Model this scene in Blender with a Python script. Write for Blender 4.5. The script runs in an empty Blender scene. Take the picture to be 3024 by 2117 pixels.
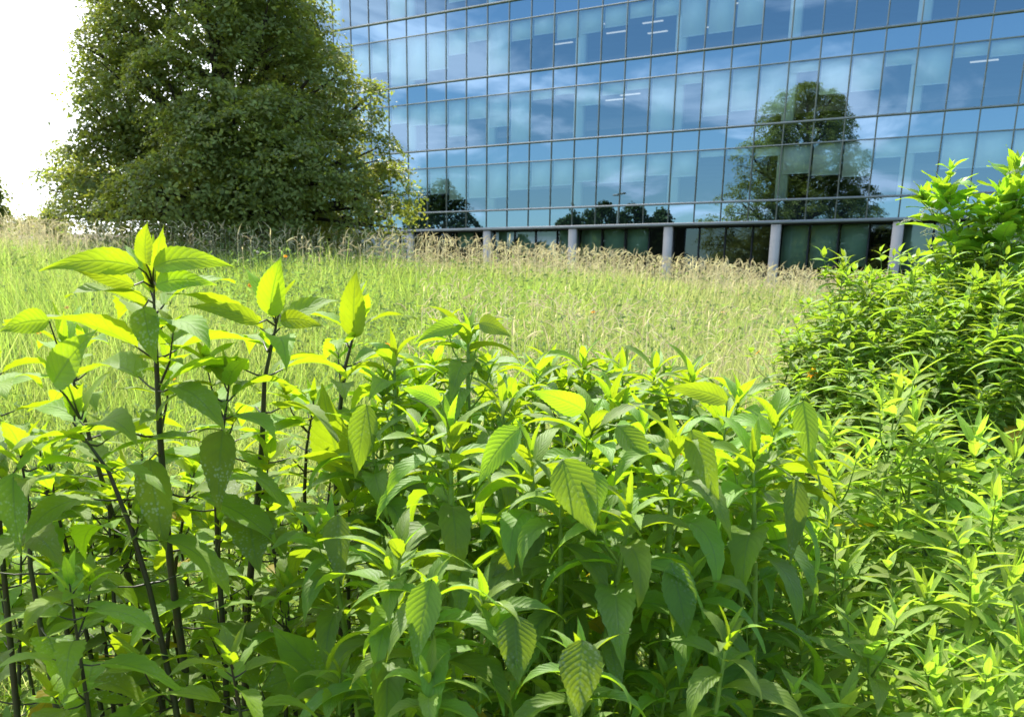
import bpy, math, random
import numpy as np
from mathutils import Matrix, Vector

R = math.radians
SC = bpy.context.scene
# ------------------------------------------------------------------ camera
FPX, CYPX, PITCH, ROLL, CAMZ = 2900.0, 1724.0, 0.2917, 0.0152, 1.6
cam_d = bpy.data.cameras.new('camera')
cam_d.sensor_width = 36.0
cam_d.lens = 36.0 * FPX / 3024
cam_d.shift_y = (CYPX - 1058.5) / 3024
cam_d.clip_start = 0.05
cam_d.clip_end = 6000
cam = bpy.data.objects.new('camera', cam_d)
SC.collection.objects.link(cam)
cam.matrix_world = Matrix.Translation((0, 0, CAMZ)) @ Matrix.Rotation(math.pi / 2 - PITCH, 4, 'X') @ Matrix.Rotation(ROLL, 4, 'Z')
SC.camera = cam
cam_d.dof.use_dof = True
cam_d.dof.focus_distance = 2.6
cam_d.dof.aperture_fstop = 11.0

# ------------------------------------------------------------------ light
SUN_EL, SUN_AZ = R(52), R(-18)          # azimuth from +Y, negative = left
sdir = Vector((math.sin(SUN_AZ) * math.cos(SUN_EL), math.cos(SUN_AZ) * math.cos(SUN_EL), math.sin(SUN_EL)))
sun_d = bpy.data.lights.new('sun', 'SUN')
sun_d.energy = 5.0
sun_d.angle = R(0.5)
sun_d.color = (1.0, 0.95, 0.86)
sun = bpy.data.objects.new('sun', sun_d)
SC.collection.objects.link(sun)
sun.rotation_euler = sdir.to_track_quat('Z', 'Y').to_euler()

W = bpy.data.worlds.new('World')
SC.world = W
W.use_nodes = True
nt = W.node_tree
nt.nodes.clear()


def wn(t, **k):
    n = nt.nodes.new(t)
    for a, b in k.items():
        setattr(n, a, b)
    return n


wo = wn('ShaderNodeOutputWorld')
bg = wn('ShaderNodeBackground')
bg.inputs['Strength'].default_value = 0.118
sky = wn('ShaderNodeTexSky', sky_type='NISHITA', sun_disc=False)
sky.sun_elevation = SUN_EL
sky.sun_rotation = SUN_AZ
sky.air_density = 1.0
sky.dust_density = 0.6
sky.ozone_density = 2.0
tc = wn('ShaderNodeTexCoord')
sep = wn('ShaderNodeSeparateXYZ')
nt.links.new(tc.outputs['Generated'], sep.inputs[0])


def wm(op, a, b=None, c=None):
    n = wn('ShaderNodeMath', operation=op)
    for i, v in enumerate((a, b, c)):
        if v is None:
            continue
        if isinstance(v, (int, float)):
            n.inputs[i].default_value = v
        else:
            nt.links.new(v, n.inputs[i])
    return n.outputs[0]


# clouds are laid on a flat layer overhead: direction / (z + k)
den = wm('ADD', wm('MAXIMUM', sep.outputs[2], 0.0), 0.16)
cx = wm('DIVIDE', sep.outputs[0], den)
cy = wm('DIVIDE', sep.outputs[1], den)
comb = wn('ShaderNodeCombineXYZ')
nt.links.new(cx, comb.inputs[0])
nt.links.new(cy, comb.inputs[1])
comb.inputs[2].default_value = 3.7
nz = wn('ShaderNodeTexNoise')
nz.inputs['Scale'].default_value = 1.7
nz.inputs['Detail'].default_value = 7
nz.inputs['Roughness'].default_value = 0.55
nz.inputs['Distortion'].default_value = 0.5
nt.links.new(comb.outputs[0], nz.inputs['Vector'])
# more cloud towards the sun side (the bright white sky left in the picture)
dots = wm('ADD', wm('MULTIPLY', sep.outputs[0], math.sin(SUN_AZ - R(12))), wm('MULTIPLY', sep.outputs[1], math.cos(SUN_AZ - R(12))))
side = wn('ShaderNodeMapRange', interpolation_type='SMOOTHSTEP')
side.inputs['From Min'].default_value = 0.1
side.inputs['From Max'].default_value = 0.8
nt.links.new(dots, side.inputs['Value'])
cm = wm('ADD', nz.outputs['Fac'], wm('MULTIPLY', side.outputs[0], 0.45))
cr = wn('ShaderNodeMapRange', interpolation_type='SMOOTHSTEP')
cr.inputs['From Min'].default_value = 0.51
cr.inputs['From Max'].default_value = 0.68
nt.links.new(cm, cr.inputs['Value'])
cloudcol = wn('ShaderNodeMix', data_type='RGBA')
cloudcol.inputs[6].default_value = (7.8, 9.0, 11.2, 1)
cloudcol.inputs[7].default_value = (15, 15.5, 16, 1)
nt.links.new(side.outputs[0], cloudcol.inputs[0])
mixc = wn('ShaderNodeMix', data_type='RGBA')
nt.links.new(wm('MULTIPLY', cr.outputs[0], 0.9), mixc.inputs[0])
skyc = wn('ShaderNodeMix', data_type='RGBA', blend_type='MULTIPLY')
skyc.inputs[0].default_value = 1.0
skyc.inputs[7].default_value = (0.80, 1.0, 1.10, 1)
nt.links.new(sky.outputs[0], skyc.inputs[6])
nt.links.new(skyc.outputs[2], mixc.inputs[6])
nt.links.new(cloudcol.outputs[2], mixc.inputs[7])
nt.links.new(mixc.outputs[2], bg.inputs['Color'])
nt.links.new(bg.outputs[0], wo.inputs[0])

SC.view_settings.view_transform = 'Standard'
SC.view_settings.look = 'None'
SC.view_settings.exposure = 1.05
SC.view_settings.gamma = 1.0
SC.render.engine = 'CYCLES'
cy_ = SC.cycles
cy_.max_bounces = 9
cy_.diffuse_bounces = 4
cy_.glossy_bounces = 3
cy_.transmission_bounces = 5
cy_.transparent_max_bounces = 12
cy_.use_denoising = True
cy_.sample_clamp_indirect = 6.0
cy_.caustics_reflective = False
cy_.caustics_refractive = False

# ------------------------------------------------------------------ helpers
V2F = 3024 / 2296.0
CP, SP, CR_, SR_ = math.cos(PITCH), math.sin(PITCH), math.cos(ROLL), math.sin(ROLL)


def at(px, py, Y):
    """point at forward distance Y seen at (px, py) of the 2296-wide photo"""
    U, Vv = px * V2F - 1512, py * V2F - CYPX
    u = U * CR_ + Vv * SR_
    v = -U * SR_ + Vv * CR_
    x, up = u / FPX, -v / FPX
    H = up * CP - SP
    Z = up * SP + CP
    return np.array((x / Z * Y, Y, CAMZ + H / Z * Y))


def smooth(e0, e1, x):
    t = np.clip((np.asarray(x, float) - e0) / (e1 - e0), 0, 1)
    return t * t * (3 - 2 * t)


def link(o, parent=None):
    SC.collection.objects.link(o)
    if parent is not None:
        o.parent = parent
    return o


def tag(o, label=None, cat=None, group=None, kind=None):
    if label:
        o['label'] = label
    if cat:
        o['category'] = cat
    if group:
        o['group'] = group
    if kind:
        o['kind'] = kind
    return o


def empty(name, loc, rz=0.0):
    o = bpy.data.objects.new(name, None)
    o.location = [float(c) for c in loc]
    o.rotation_euler = (0, 0, rz)
    o.empty_display_size = 0.1
    return link(o)


class Geo:
    """collects quads (index quads; triangles repeat the last index) with uv and tint"""

    def __init__(s):
        s.V, s.F, s.UV, s.T, s.n = [], [], [], [], 0

    def add(s, V, F, uv=None, tint=None):
        V = np.asarray(V, float).reshape(-1, 3)
        k = len(V)
        s.V.append(V)
        s.F.append(np.asarray(F, np.int64).reshape(-1, 4) + s.n)
        s.UV.append(np.zeros((k, 2)) if uv is None else np.asarray(uv, float).reshape(-1, 2))
        t = np.zeros((k, 4))
        if tint is not None:
            t[:, :] = tint
        s.T.append(t)
        s.n += k

    def build(s, name, mat, parent=None, smooth_=False, origin=None):
        V = np.concatenate(s.V)
        F = np.concatenate(s.F)
        UV = np.concatenate(s.UV)
        T = np.concatenate(s.T)
        if origin is not None:
            V = V - np.asarray(origin, float)
        me = bpy.data.meshes.new(name)
        tri = F[:, 2] == F[:, 3]
        cnt = np.where(tri, 3, 4)
        flat = F.ravel()
        keep = np.ones(len(flat), bool)
        keep[np.nonzero(tri)[0] * 4 + 3] = False
        flat = flat[keep]
        start = np.concatenate(([0], np.cumsum(cnt)[:-1]))
        me.vertices.add(len(V))
        me.vertices.foreach_set('co', V.astype(np.float32).ravel())
        me.loops.add(len(flat))
        me.loops.foreach_set('vertex_index', flat.astype(np.int32))
        me.polygons.add(len(F))
        me.polygons.foreach_set('loop_start', start.astype(np.int32))
        me.polygons.foreach_set('loop_total', cnt.astype(np.int32))
        if smooth_:
            me.polygons.foreach_set('use_smooth', np.ones(len(F), bool))
        uvl = me.uv_layers.new(name='UVMap')
        uvl.data.foreach_set('uv', UV[flat].astype(np.float32).ravel())
        ca = me.color_attributes.new('tint', 'FLOAT_COLOR', 'POINT')
        ca.data.foreach_set('color', T.astype(np.float32).ravel())
        me.update(calc_edges=True)
        me.validate()
        me.materials.append(mat)
        o = bpy.data.objects.new(name, me)
        return link(o, parent)


def box(g, c, sx, sy, sz, M=None, tint=None):
    x, y, z = sx / 2, sy / 2, sz / 2
    V = np.array([(-x, -y, -z), (x, -y, -z), (x, y, -z), (-x, y, -z), (-x, -y, z), (x, -y, z), (x, y, z), (-x, y, z)]) + np.asarray(c)
    if M is not None:
        V = V @ M[0].T + M[1]
    F = [(0, 3, 2, 1), (4, 5, 6, 7), (0, 1, 5, 4), (1, 2, 6, 5), (2, 3, 7, 6), (3, 0, 4, 7)]
    g.add(V, F, tint=tint)


def tube(g, P, r, k=7, tint=None):
    P = np.asarray(P, float)
    n = len(P)
    r = np.broadcast_to(np.asarray(r, float), (n,))
    T = np.gradient(P, axis=0)
    T /= np.linalg.norm(T, axis=1)[:, None] + 1e-9
    ref = np.array((1.0, 0.13, 0.07)) if abs(T[:, 0]).mean() < 0.8 else np.array((0.1, 1.0, 0.05))
    A = np.cross(T, ref)
    A /= np.linalg.norm(A, axis=1)[:, None]
    B = np.cross(T, A)
    a = np.arange(k) * 2 * np.pi / k
    V = P[:, None, :] + r[:, None, None] * (A[:, None, :] * np.cos(a)[None, :, None] + B[:, None, :] * np.sin(a)[None, :, None])
    i = np.arange(n - 1)[:, None] * k
    j = np.arange(k)[None, :]
    j2 = (j + 1) % k
    F = np.stack([i + j, i + j2, i + k + j2, i + k + j], -1).reshape(-1, 4)
    u = np.repeat(np.linspace(0, 1, n), k)
    g.add(V.reshape(-1, 3), F, uv=np.stack([u, np.tile(np.arange(k) / k, n)], -1), tint=tint)


# ------------------------------------------------------------------ materials
def mat(name):
    m = bpy.data.materials.new(name)
    m.use_nodes = True
    m.node_tree.nodes.clear()
    return m, m.node_tree


class N:
    """small node-building helper"""

    def __init__(s, t):
        s.t = t

    def new(s, typ, **k):
        n = s.t.nodes.new(typ)
        for a, b in k.items():
            setattr(n, a, b)
        return n

    def put(s, sock, v):
        if isinstance(v, (int, float)):
            sock.default_value = v
        elif isinstance(v, tuple):
            sock.default_value = v if len(v) == 4 or len(sock.default_value) == 3 else (*v, 1)
        else:
            s.t.links.new(v, sock)

    def m(s, op, a, b=None, c=None, clamp=False):
        n = s.new('ShaderNodeMath', operation=op, use_clamp=clamp)
        for i, v in enumerate((a, b, c)):
            if v is not None:
                s.put(n.inputs[i], v)
        return n.outputs[0]

    def mix(s, f, a, b):
        n = s.new('ShaderNodeMix', data_type='RGBA')
        s.put(n.inputs[0], f)
        s.put(n.inputs[6], a)
        s.put(n.inputs[7], b)
        return n.outputs[2]

    def rng(s, v, a, b, c=0.0, d=1.0, sm=True):
        n = s.new('ShaderNodeMapRange')
        if sm:
            n.interpolation_type = 'SMOOTHSTEP'
        s.put(n.inputs['Value'], v)
        for k, x in zip(('From Min', 'From Max', 'To Min', 'To Max'), (a, b, c, d)):
            n.inputs[k].default_value = x
        return n.outputs[0]

    def noise(s, scale, detail=4, rough=0.55, vec=None, w='Fac'):
        n = s.new('ShaderNodeTexNoise')
        n.inputs['Scale'].default_value = scale
        n.inputs['Detail'].default_value = detail
        n.inputs['Roughness'].default_value = rough
        if vec is not None:
            s.put(n.inputs['Vector'], vec)
        return n.outputs[w]


def leaf_material(name, old, young, told, tyoung, veins=10.0, bump=0.6, trans=0.45, rough=0.42, spec=0.4, spots=0.0):
    m, t = mat(name)
    q = N(t)
    at_ = q.new('ShaderNodeAttribute', attribute_name='tint')
    sp = q.new('ShaderNodeSeparateColor')
    t.links.new(at_.outputs['Color'], sp.inputs[0])
    rnd, age, blot = sp.outputs[0], sp.outputs[1], sp.outputs[2]
    uv = q.new('ShaderNodeUVMap')
    su = q.new('ShaderNodeSeparateXYZ')
    t.links.new(uv.outputs[0], su.inputs[0])
    tcn = q.new('ShaderNodeTexCoord')
    nz1 = q.noise(22.0, 5, vec=tcn.outputs['Object'])
    col = q.mix(age, old, young)
    tcol = q.mix(age, told, tyoung)
    hv = q.m('ADD', 0.55, q.m('MULTIPLY', q.m('ADD', rnd, nz1), 0.45))
    hs = q.new('ShaderNodeHueSaturation')
    q.put(hs.inputs['Saturation'], q.m('ADD', 0.82, q.m('MULTIPLY', nz1, 0.3)))
    q.put(hs.inputs['Hue'], q.m('ADD', 0.485, q.m('MULTIPLY', rnd, 0.03)))
    q.put(hs.inputs['Value'], hv)
    q.put(hs.inputs['Color'], col)
    ht = q.new('ShaderNodeHueSaturation')
    q.put(ht.inputs['Hue'], q.m('ADD', 0.485, q.m('MULTIPLY', rnd, 0.03)))
    q.put(ht.inputs['Value'], hv)
    q.put(ht.inputs['Color'], tcol)
    c, tc_ = hs.outputs[0], ht.outputs[0]
    # yellow or brown blotch on the few marked leaves
    c = q.mix(blot, c, (0.32, 0.25, 0.03, 1))
    tc_ = q.mix(blot, tc_, (0.75, 0.55, 0.02, 1))
    nrm = None
    if veins > 0:
        av = q.m('ABSOLUTE', q.m('SUBTRACT', su.outputs[1], 0.5))
        s_ = q.m('MULTIPLY', q.m('SUBTRACT', su.outputs[0], q.m('MULTIPLY', q.m('POWER', av, 1.25), 0.55)), veins * math.pi)
        sn = q.m('ABSOLUTE', q.m('SINE', s_))
        vline = q.m('SUBTRACT', 1.0, q.rng(sn, 0.0, 0.22))
        mid = q.m('SUBTRACT', 1.0, q.rng(av, 0.012, 0.045))
        vein = q.m('MAXIMUM', q.m('MULTIPLY', vline, 0.55), mid)
        c = q.mix(q.m('MULTIPLY', vein, 0.22), c, (0.22, 0.32, 0.1, 1))
        tc_ = q.mix(q.m('MULTIPLY', vein, 0.5), tc_, (0.16, 0.26, 0.02, 1))
        h = q.m('SUBTRACT', q.m('POWER', sn, 0.6), q.m('MULTIPLY', mid, 1.2))
        h = q.m('ADD', h, q.m('MULTIPLY', q.noise(120.0, 2, vec=tcn.outputs['Object']), 0.5))
        b = q.new('ShaderNodeBump')
        b.inputs['Strength'].default_value = bump
        b.inputs['Distance'].default_value = 0.0016
        q.put(b.inputs['Height'], h)
        nrm = b.outputs[0]
    if spots > 0:
        vz = q.new('ShaderNodeTexVoronoi')
        vz.inputs['Scale'].default_value = 160
        t.links.new(tcn.outputs['Object'], vz.inputs['Vector'])
        f = q.m('MULTIPLY', q.m('MULTIPLY', q.rng(vz.outputs['Distance'], 0.25, 0.45, 1, 0), q.rng(q.noise(14, 2, vec=tcn.outputs['Object']), 0.45, 0.6)), spots)
        f = q.m('MULTIPLY', f, q.m('SUBTRACT', 1.0, age))
        c = q.mix(f, c, (0.42, 0.45, 0.36, 1))
    p = q.new('ShaderNodeBsdfPrincipled')
    q.put(p.inputs['Base Color'], c)
    p.inputs['Roughness'].default_value = rough
    p.inputs['Specular IOR Level'].default_value = spec
    tr = q.new('ShaderNodeBsdfTranslucent')
    q.put(tr.inputs['Color'], tc_)
    if nrm is not None:
        t.links.new(nrm, p.inputs['Normal'])
        t.links.new(nrm, tr.inputs['Normal'])
    mx = q.new('ShaderNodeMixShader')
    mx.inputs[0].default_value = trans
    t.links.new(p.outputs[0], mx.inputs[1])
    t.links.new(tr.outputs[0], mx.inputs[2])
    o = q.new('ShaderNodeOutputMaterial')
    t.links.new(mx.outputs[0], o.inputs[0])
    return m


def plain(name, col, rough=0.6, spec=0.3, var=0.15, scale=6.0, col2=None, metal=0.0, bump=0.0):
    m, t = mat(name)
    q = N(t)
    tcn = q.new('ShaderNodeTexCoord')
    nz1 = q.noise(scale, 5, vec=tcn.outputs['Object'])
    c2 = col2 if col2 else tuple(v * (1 - 2 * var) for v in col)
    c = q.mix(q.rng(nz1, 0.3, 0.7), (*col, 1), (*c2, 1))
    p = q.new('ShaderNodeBsdfPrincipled')
    q.put(p.inputs['Base Color'], c)
    p.inputs['Roughness'].default_value = rough
    p.inputs['Metallic'].default_value = metal
    p.inputs['Specular IOR Level'].default_value = spec
    if bump > 0:
        b = q.new('ShaderNodeBump')
        b.inputs['Strength'].default_value = bump
        b.inputs['Distance'].default_value = 0.02
        q.put(b.inputs['Height'], nz1)
        t.links.new(b.outputs[0], p.inputs['Normal'])
    o = q.new('ShaderNodeOutputMaterial')
    t.links.new(p.outputs[0], o.inputs[0])
    return m


MAT = {}
MAT['cup'] = leaf_material('cup_leaf', (0.09, 0.155, 0.026, 1), (0.19, 0.30, 0.025, 1), (0.39, 0.56, 0.012, 1), (0.42, 0.59, 0.010, 1), veins=9, bump=0.3, trans=0.5, rough=0.6, spec=.22, spots=0.8)
MAT['sun'] = leaf_material('lance_leaf', (0.08, 0.15, 0.036, 1), (0.19, 0.32, 0.035, 1), (0.36, 0.55, 0.012, 1), (0.43, 0.62, 0.012, 1), veins=12, bump=0.32, trans=0.47, rough=0.55, spec=.28, spots=0.35)
MAT['narrow'] = leaf_material('narrow_leaf', (0.13, 0.21, 0.05, 1), (0.28, 0.40, 0.06, 1), (0.36, 0.56, 0.025, 1), (0.44, 0.64, 0.04, 1), veins=12, bump=0.4, trans=0.5, rough=0.6, spec=.2)
MAT['poke'] = leaf_material('broad_leaf', (0.10, 0.22, 0.04, 1), (0.2, 0.36, 0.04, 1), (0.33, 0.56, 0.02, 1), (0.40, 0.64, 0.02, 1), veins=8, bump=0.4, trans=0.5, rough=0.4)
MAT['tree'] = leaf_material('tree_leaf', (0.125, 0.16, 0.04, 1), (0.31, 0.34, 0.09, 1), (0.28, 0.34, 0.03, 1), (0.46, 0.50, 0.05, 1), veins=0, trans=0.42, rough=0.5, spec=0.3)
MAT['shrub'] = leaf_material('shrub_leaf', (0.10, 0.17, 0.05, 1), (0.24, 0.36, 0.06, 1), (0.28, 0.48, 0.02, 1), (0.42, 0.62, 0.03, 1), veins=10, bump=0.6, trans=0.42, rough=0.55, spec=.3)
MAT['weed'] = leaf_material('weed_leaf', (0.11, 0.17, 0.06, 1), (0.21, 0.29, 0.09, 1), (0.24, 0.36, 0.06, 1), (0.42, 0.55, 0.1, 1), veins=0, trans=0.45, rough=0.8, spec=0.05)
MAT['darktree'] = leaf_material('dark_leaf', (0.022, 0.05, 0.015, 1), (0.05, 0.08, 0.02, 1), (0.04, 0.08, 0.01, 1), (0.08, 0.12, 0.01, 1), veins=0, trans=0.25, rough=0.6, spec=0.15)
MAT['grass'] = leaf_material('grass_blade', (0.14, 0.225, 0.055, 1), (0.42, 0.40, 0.19, 1), (0.38, 0.53, 0.065, 1), (0.7, 0.62, 0.28, 1), veins=0, trans=0.5, rough=0.6, spec=0.2)
MAT['seed'] = leaf_material('seed_head', (0.50, 0.45, 0.29, 1), (0.70, 0.63, 0.42, 1), (0.6, 0.5, 0.25, 1), (0.8, 0.7, 0.4, 1), veins=0, trans=0.4, rough=0.7, spec=0.1)
MAT['darkstem'] = plain('purple_stem', (0.05, 0.03, 0.022), 0.45, 0.4, 0.3, 40, (0.035, 0.045, 0.015))
MAT['greenstem'] = plain('green_stem', (0.24, 0.36, 0.05), 0.5, 0.35, 0.2, 30)
MAT['bark'] = plain('bark', (0.09, 0.07, 0.05), 0.9, 0.1, 0.3, 3, bump=0.8)
MAT['metal'] = plain('facade_metal', (0.30, 0.31, 0.32), 0.5, 0.5, 0.06, 2)
MAT['column'] = plain('column_paint', (0.56, 0.50, 0.46), 0.6, 0.3, 0.06, 1.5)
MAT['blind'] = plain('blind_cloth', (0.90, 0.93, 0.86), 0.85, 0.1, 0.04, 0.6)
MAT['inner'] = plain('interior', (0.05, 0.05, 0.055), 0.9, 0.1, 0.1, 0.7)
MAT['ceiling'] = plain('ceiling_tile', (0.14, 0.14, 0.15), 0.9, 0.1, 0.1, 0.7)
MAT['innercol'] = plain('interior_column', (0.80, 0.82, 0.76), 0.8, 0.1, 0.03, 0.7)
MAT['orange'] = leaf_material('orange_petal', (0.75, 0.25, 0.01, 1), (0.8, 0.3, 0.02, 1), (0.9, 0.35, 0.01, 1), (0.9, 0.4, 0.02, 1), veins=0, trans=0.4)
MAT['cream'] = plain('cream_flower', (0.7, 0.68, 0.5), 0.7, 0.2, 0.1, 50)


def glass_mat(name, refl, tint, gtint, dark=False):
    m, t = mat(name)
    q = N(t)
    tcn = q.new('ShaderNodeTexCoord')
    g = q.new('ShaderNodeBsdfGlossy')
    g.inputs['Roughness'].default_value = 0.0
    g.inputs['Color'].default_value = (*gtint, 1)
    b = q.new('ShaderNodeBump')
    b.inputs['Strength'].default_value = 0.05
    b.inputs['Distance'].default_value = 0.02
    q.put(b.inputs['Height'], q.noise(0.55, 1, vec=tcn.outputs['Object']))
    t.links.new(b.outputs[0], g.inputs['Normal'])
    if dark:
        d = q.new('ShaderNodeBsdfDiffuse')
        d.inputs['Color'].default_value = (*tint, 1)
    else:
        d = q.new('ShaderNodeBsdfTransparent')
        d.inputs['Color'].default_value = (*tint, 1)
    mx = q.new('ShaderNodeMixShader')
    lw = q.new('ShaderNodeLayerWeight')
    lw.inputs[0].default_value = 0.25
    q.put(mx.inputs[0], q.m('ADD', refl, q.m('MULTIPLY', lw.outputs['Fresnel'], 0.35), clamp=True))
    t.links.new(d.outputs[0], mx.inputs[1])
    t.links.new(g.outputs[0], mx.inputs[2])
    o = q.new('ShaderNodeOutputMaterial')
    t.links.new(mx.outputs[0], o.inputs[0])
    return m


MAT['glass'] = glass_mat('vision_glass', 0.34, (0.86, 0.99, 0.98), (0.50, 0.68, 0.82))
MAT['spandrel'] = glass_mat('spandrel_glass', 0.48, (0.012, 0.02, 0.022), (0.50, 0.68, 0.82), dark=True)
MAT['lowglass'] = glass_mat('ground_floor_glass', 0.10, (0.42, 0.55, 0.48), (0.7, 0.85, 0.9))

m, t = mat('ceiling_lamp')
q = N(t)
e = q.new('ShaderNodeEmission')
e.inputs['Color'].default_value = (1, 0.93, 0.85, 1)
e.inputs['Strength'].default_value = 0.35
o = q.new('ShaderNodeOutputMaterial')
t.links.new(e.outputs[0], o.inputs[0])
MAT['lamp'] = m

m, t = mat('soil')
q = N(t)
tcn = q.new('ShaderNodeTexCoord')
a1 = q.noise(0.35, 5, vec=tcn.outputs['Object'])
a2 = q.noise(14, 5, 0.7, vec=tcn.outputs['Object'])
c = q.mix(q.rng(a1, 0.35, 0.65), (0.10, 0.14, 0.035, 1), (0.17, 0.16, 0.06, 1))
c = q.mix(q.rng(a2, 0.4, 0.65), c, (0.12, 0.20, 0.04, 1))
sx = q.new('ShaderNodeSeparateXYZ')
t.links.new(tcn.outputs['Object'], sx.inputs[0])
far = q.rng(sx.outputs[1], 90, 150)
c = q.mix(far, c, (0.20, 0.15, 0.14, 1))
p = q.new('ShaderNodeBsdfPrincipled')
q.put(p.inputs['Base Color'], c)
p.inputs['Roughness'].default_value = 0.95
p.inputs['Specular IOR Level'].default_value = 0.1
o = q.new('ShaderNodeOutputMaterial')
t.links.new(p.outputs[0], o.inputs[0])
MAT['soil'] = m

# ------------------------------------------------------------------ terrain
SS = [-0.8, -0.499, -0.281, -0.10, 0.044, 0.24, 0.31, 0.5, 0.8]
TT = [0.056, 0.0545, 0.0505, 0.0460, 0.0367, 0.0234, 0.018, 0.008, 0.0]
CANOPY = 1.15


def terrain(x, y):
    x = np.asarray(x, float)
    y = np.asarray(y, float)
    yy = np.maximum(y, 1.0)
    s = x / yy
    rc = 29 + 5 * smooth(-0.3, 0.3, s)
    crest = CAMZ + np.interp(s, SS, TT) * rc - CANOPY
    up = crest * np.clip((y - 2.0) / (rc - 2.0), 0, 1) ** 0.92
    beyond_r = crest + (0.7 - crest) * smooth(0, 12, y - rc)
    beyond_l = crest + 0.047 * np.maximum(y - rc, 0)
    left = smooth(-0.16, -0.3, s)
    z = np.where(y < rc, up, beyond_r * (1 - left) + beyond_l * left)
    # the land falls away again far off
    z = z - np.maximum(y - 420, 0) * 0.05 * left
    back = smooth(2, -30, y)
    z = z * (1 - back)
    return z + 0.03 * np.sin(x * 1.3 + y * 0.7) * smooth(3, 8, y)


g = Geo()
xs = np.concatenate([-np.geomspace(2500, 60, 16), np.linspace(-56, 56, 113), np.geomspace(60, 2500, 16)])
ys = np.concatenate([-np.geomspace(2500, 12, 14), np.linspace(-10, 80, 121), np.geomspace(82, 2500, 26)])
X, Y = np.meshgrid(xs, ys)
Z = terrain(X, Y)
nx, ny = len(xs), len(ys)
i = np.arange(ny - 1)[:, None] * nx + np.arange(nx - 1)[None, :]
g.add(np.stack([X, Y, Z], -1).reshape(-1, 3), np.stack([i, i + 1, i + nx + 1, i + nx], -1).reshape(-1, 4))
gr = g.build('ground', MAT['soil'], smooth_=True)
tag(gr, kind='structure')

# ------------------------------------------------------------------ building
FX0, FY0, HEAD = -8.1464, 67.288, 0.5828
BW = 1.5
ZL0 = CAMZ + 3.5237
H1, HS = 4.5339, 3.7154
ZL = [ZL0, ZL0 + H1] + [ZL0 + H1 + k * HS for k in range(1, 5)]       # L0..L5
SPH = 1.0
Tn = np.array((math.cos(HEAD), -math.sin(HEAD), 0))                    # along the facade
Nn = np.array((-math.sin(HEAD), -math.cos(HEAD), 0))                   # outwards, to the camera
M0, M1 = -8, 31


def fp(m, out, z):
    """facade point: mullion index, distance out of the glass plane, height"""
    return np.array((FX0, FY0, 0)) + Tn * (m * BW) + Nn * out + np.array((0, 0, z))


Rf = np.stack([Tn, -Nn, np.array((0, 0, 1))], 1)                       # local x along, y inwards
bld = empty('office_building', fp(M0, 0, 0.4))
tag(bld, 'glass fronted office building with blue reflective curtain wall behind the meadow', 'building')
BO = np.array(bld.location)


def fbox(g, m, out, z, sx, sy, sz):
    box(g, (0, 0, 0), sx, sy, sz, (Rf, fp(m, out, z) - BO))


PJ = random.Random(3)


def quadpane(g, ma, mb, out, za, zb):
    V = np.array([fp(ma, out, za), fp(mb, out, za), fp(mb, out, zb), fp(ma, out, zb)]) - BO
    V = V + Nn * np.array([[PJ.uniform(-.0022, .0022)] for _ in range(4)])
    g.add(V, [(0, 1, 2, 3)])


A_ = {0: .35, 1: .42, 2: .45, 3: .72, 4: .4, 5: .6, 6: 1, 7: .15, 8: .1, 9: .35, 10: .2, 11: .15, 12: 1, 13: .15, 14: .75, 15: .7, 16: .8, 17: .15, 18: .55, 19: .55, 20: .2, 21: .55, 22: .18, 23: .22, 24: .2, 25: .2}
B_ = {-4: .6, -3: .6, -2: .6, -1: .6, 0: 1, 1: .85, 2: .7, 3: .45, 4: .25, 5: 1, 6: .35, 7: .3, 8: .45, 9: .4, 10: .35, 11: .25, 12: .3, 13: .7, 14: .7, 15: .65, 16: 0, 17: .12, 18: .2, 19: 0, 20: 0, 21: 0, 22: .1, 23: 0, 24: 0}
C_ = {0: .5, 1: .5, 2: .55, 3: .7, 4: .68, 5: .7, 6: .55, 7: .5, 8: .5, 9: .45, 10: .5, 11: .5, 12: .4, 13: .45, 14: .1, 15: .1, 16: .15, 17: .5, 18: .55, 19: .6, 20: .3, 21: .25, 22: .55, 23: .55, 24: .5, 25: .5}
rb = random.Random(5)
D_ = {k: rb.choice([0, .15, .3, .6, .6, 1, .8, .45]) for k in range(-8, 31)}
# rows of vision glass: (bottom z, top z, blinds, bays in view)
ROWS = [(ZL[1] - 3.57, ZL[1] - SPH, C_, (0, 25)), (ZL[1], ZL[2] - SPH, A_, (-1, 25)), (ZL[2], ZL[3] - SPH, B_, (-4, 25)),
        (ZL[3], ZL[4] - SPH, D_, (-5, 14)), (ZL[4], ZL[5] - SPH, D_, (99, 0))]
SPAN = [(ZL[0], ZL[1] - 3.57, (0, 25)), (ZL[1] - SPH, ZL[1], (-1, 25)), (ZL[2] - SPH, ZL[2], (-4, 25)), (ZL[3] - SPH, ZL[3], (-5, 18)), (ZL[4] - SPH, ZL[4], (99, 0)), (ZL[5] - SPH, ZL[5], (99, 0))]
rest, srest = Geo(), Geo()
nw = 0
for za, zb, bl, (b0, b1) in ROWS:
    for b in range(M0, M1):
        if b0 <= b < b1 and nw < 100:
            gg = Geo()
            quadpane(gg, b, b + 1, 0, za, zb)
            gg.build('window', MAT['glass'], bld)
            nw += 1
        else:
            quadpane(rest, b, b + 1, 0, za, zb)
tag(rest.build('window', MAT['glass'], bld), kind='stuff')
nw = 0
for za, zb, (b0, b1) in SPAN:
    for b in range(M0, M1):
        if b0 <= b < b1 and nw < 100:
            gg = Geo()
            quadpane(gg, b, b + 1, 0, za, zb)
            gg.build('spandrel_panel', MAT['spandrel'], bld)
            nw += 1
        else:
            quadpane(srest, b, b + 1, 0, za, zb)
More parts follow.
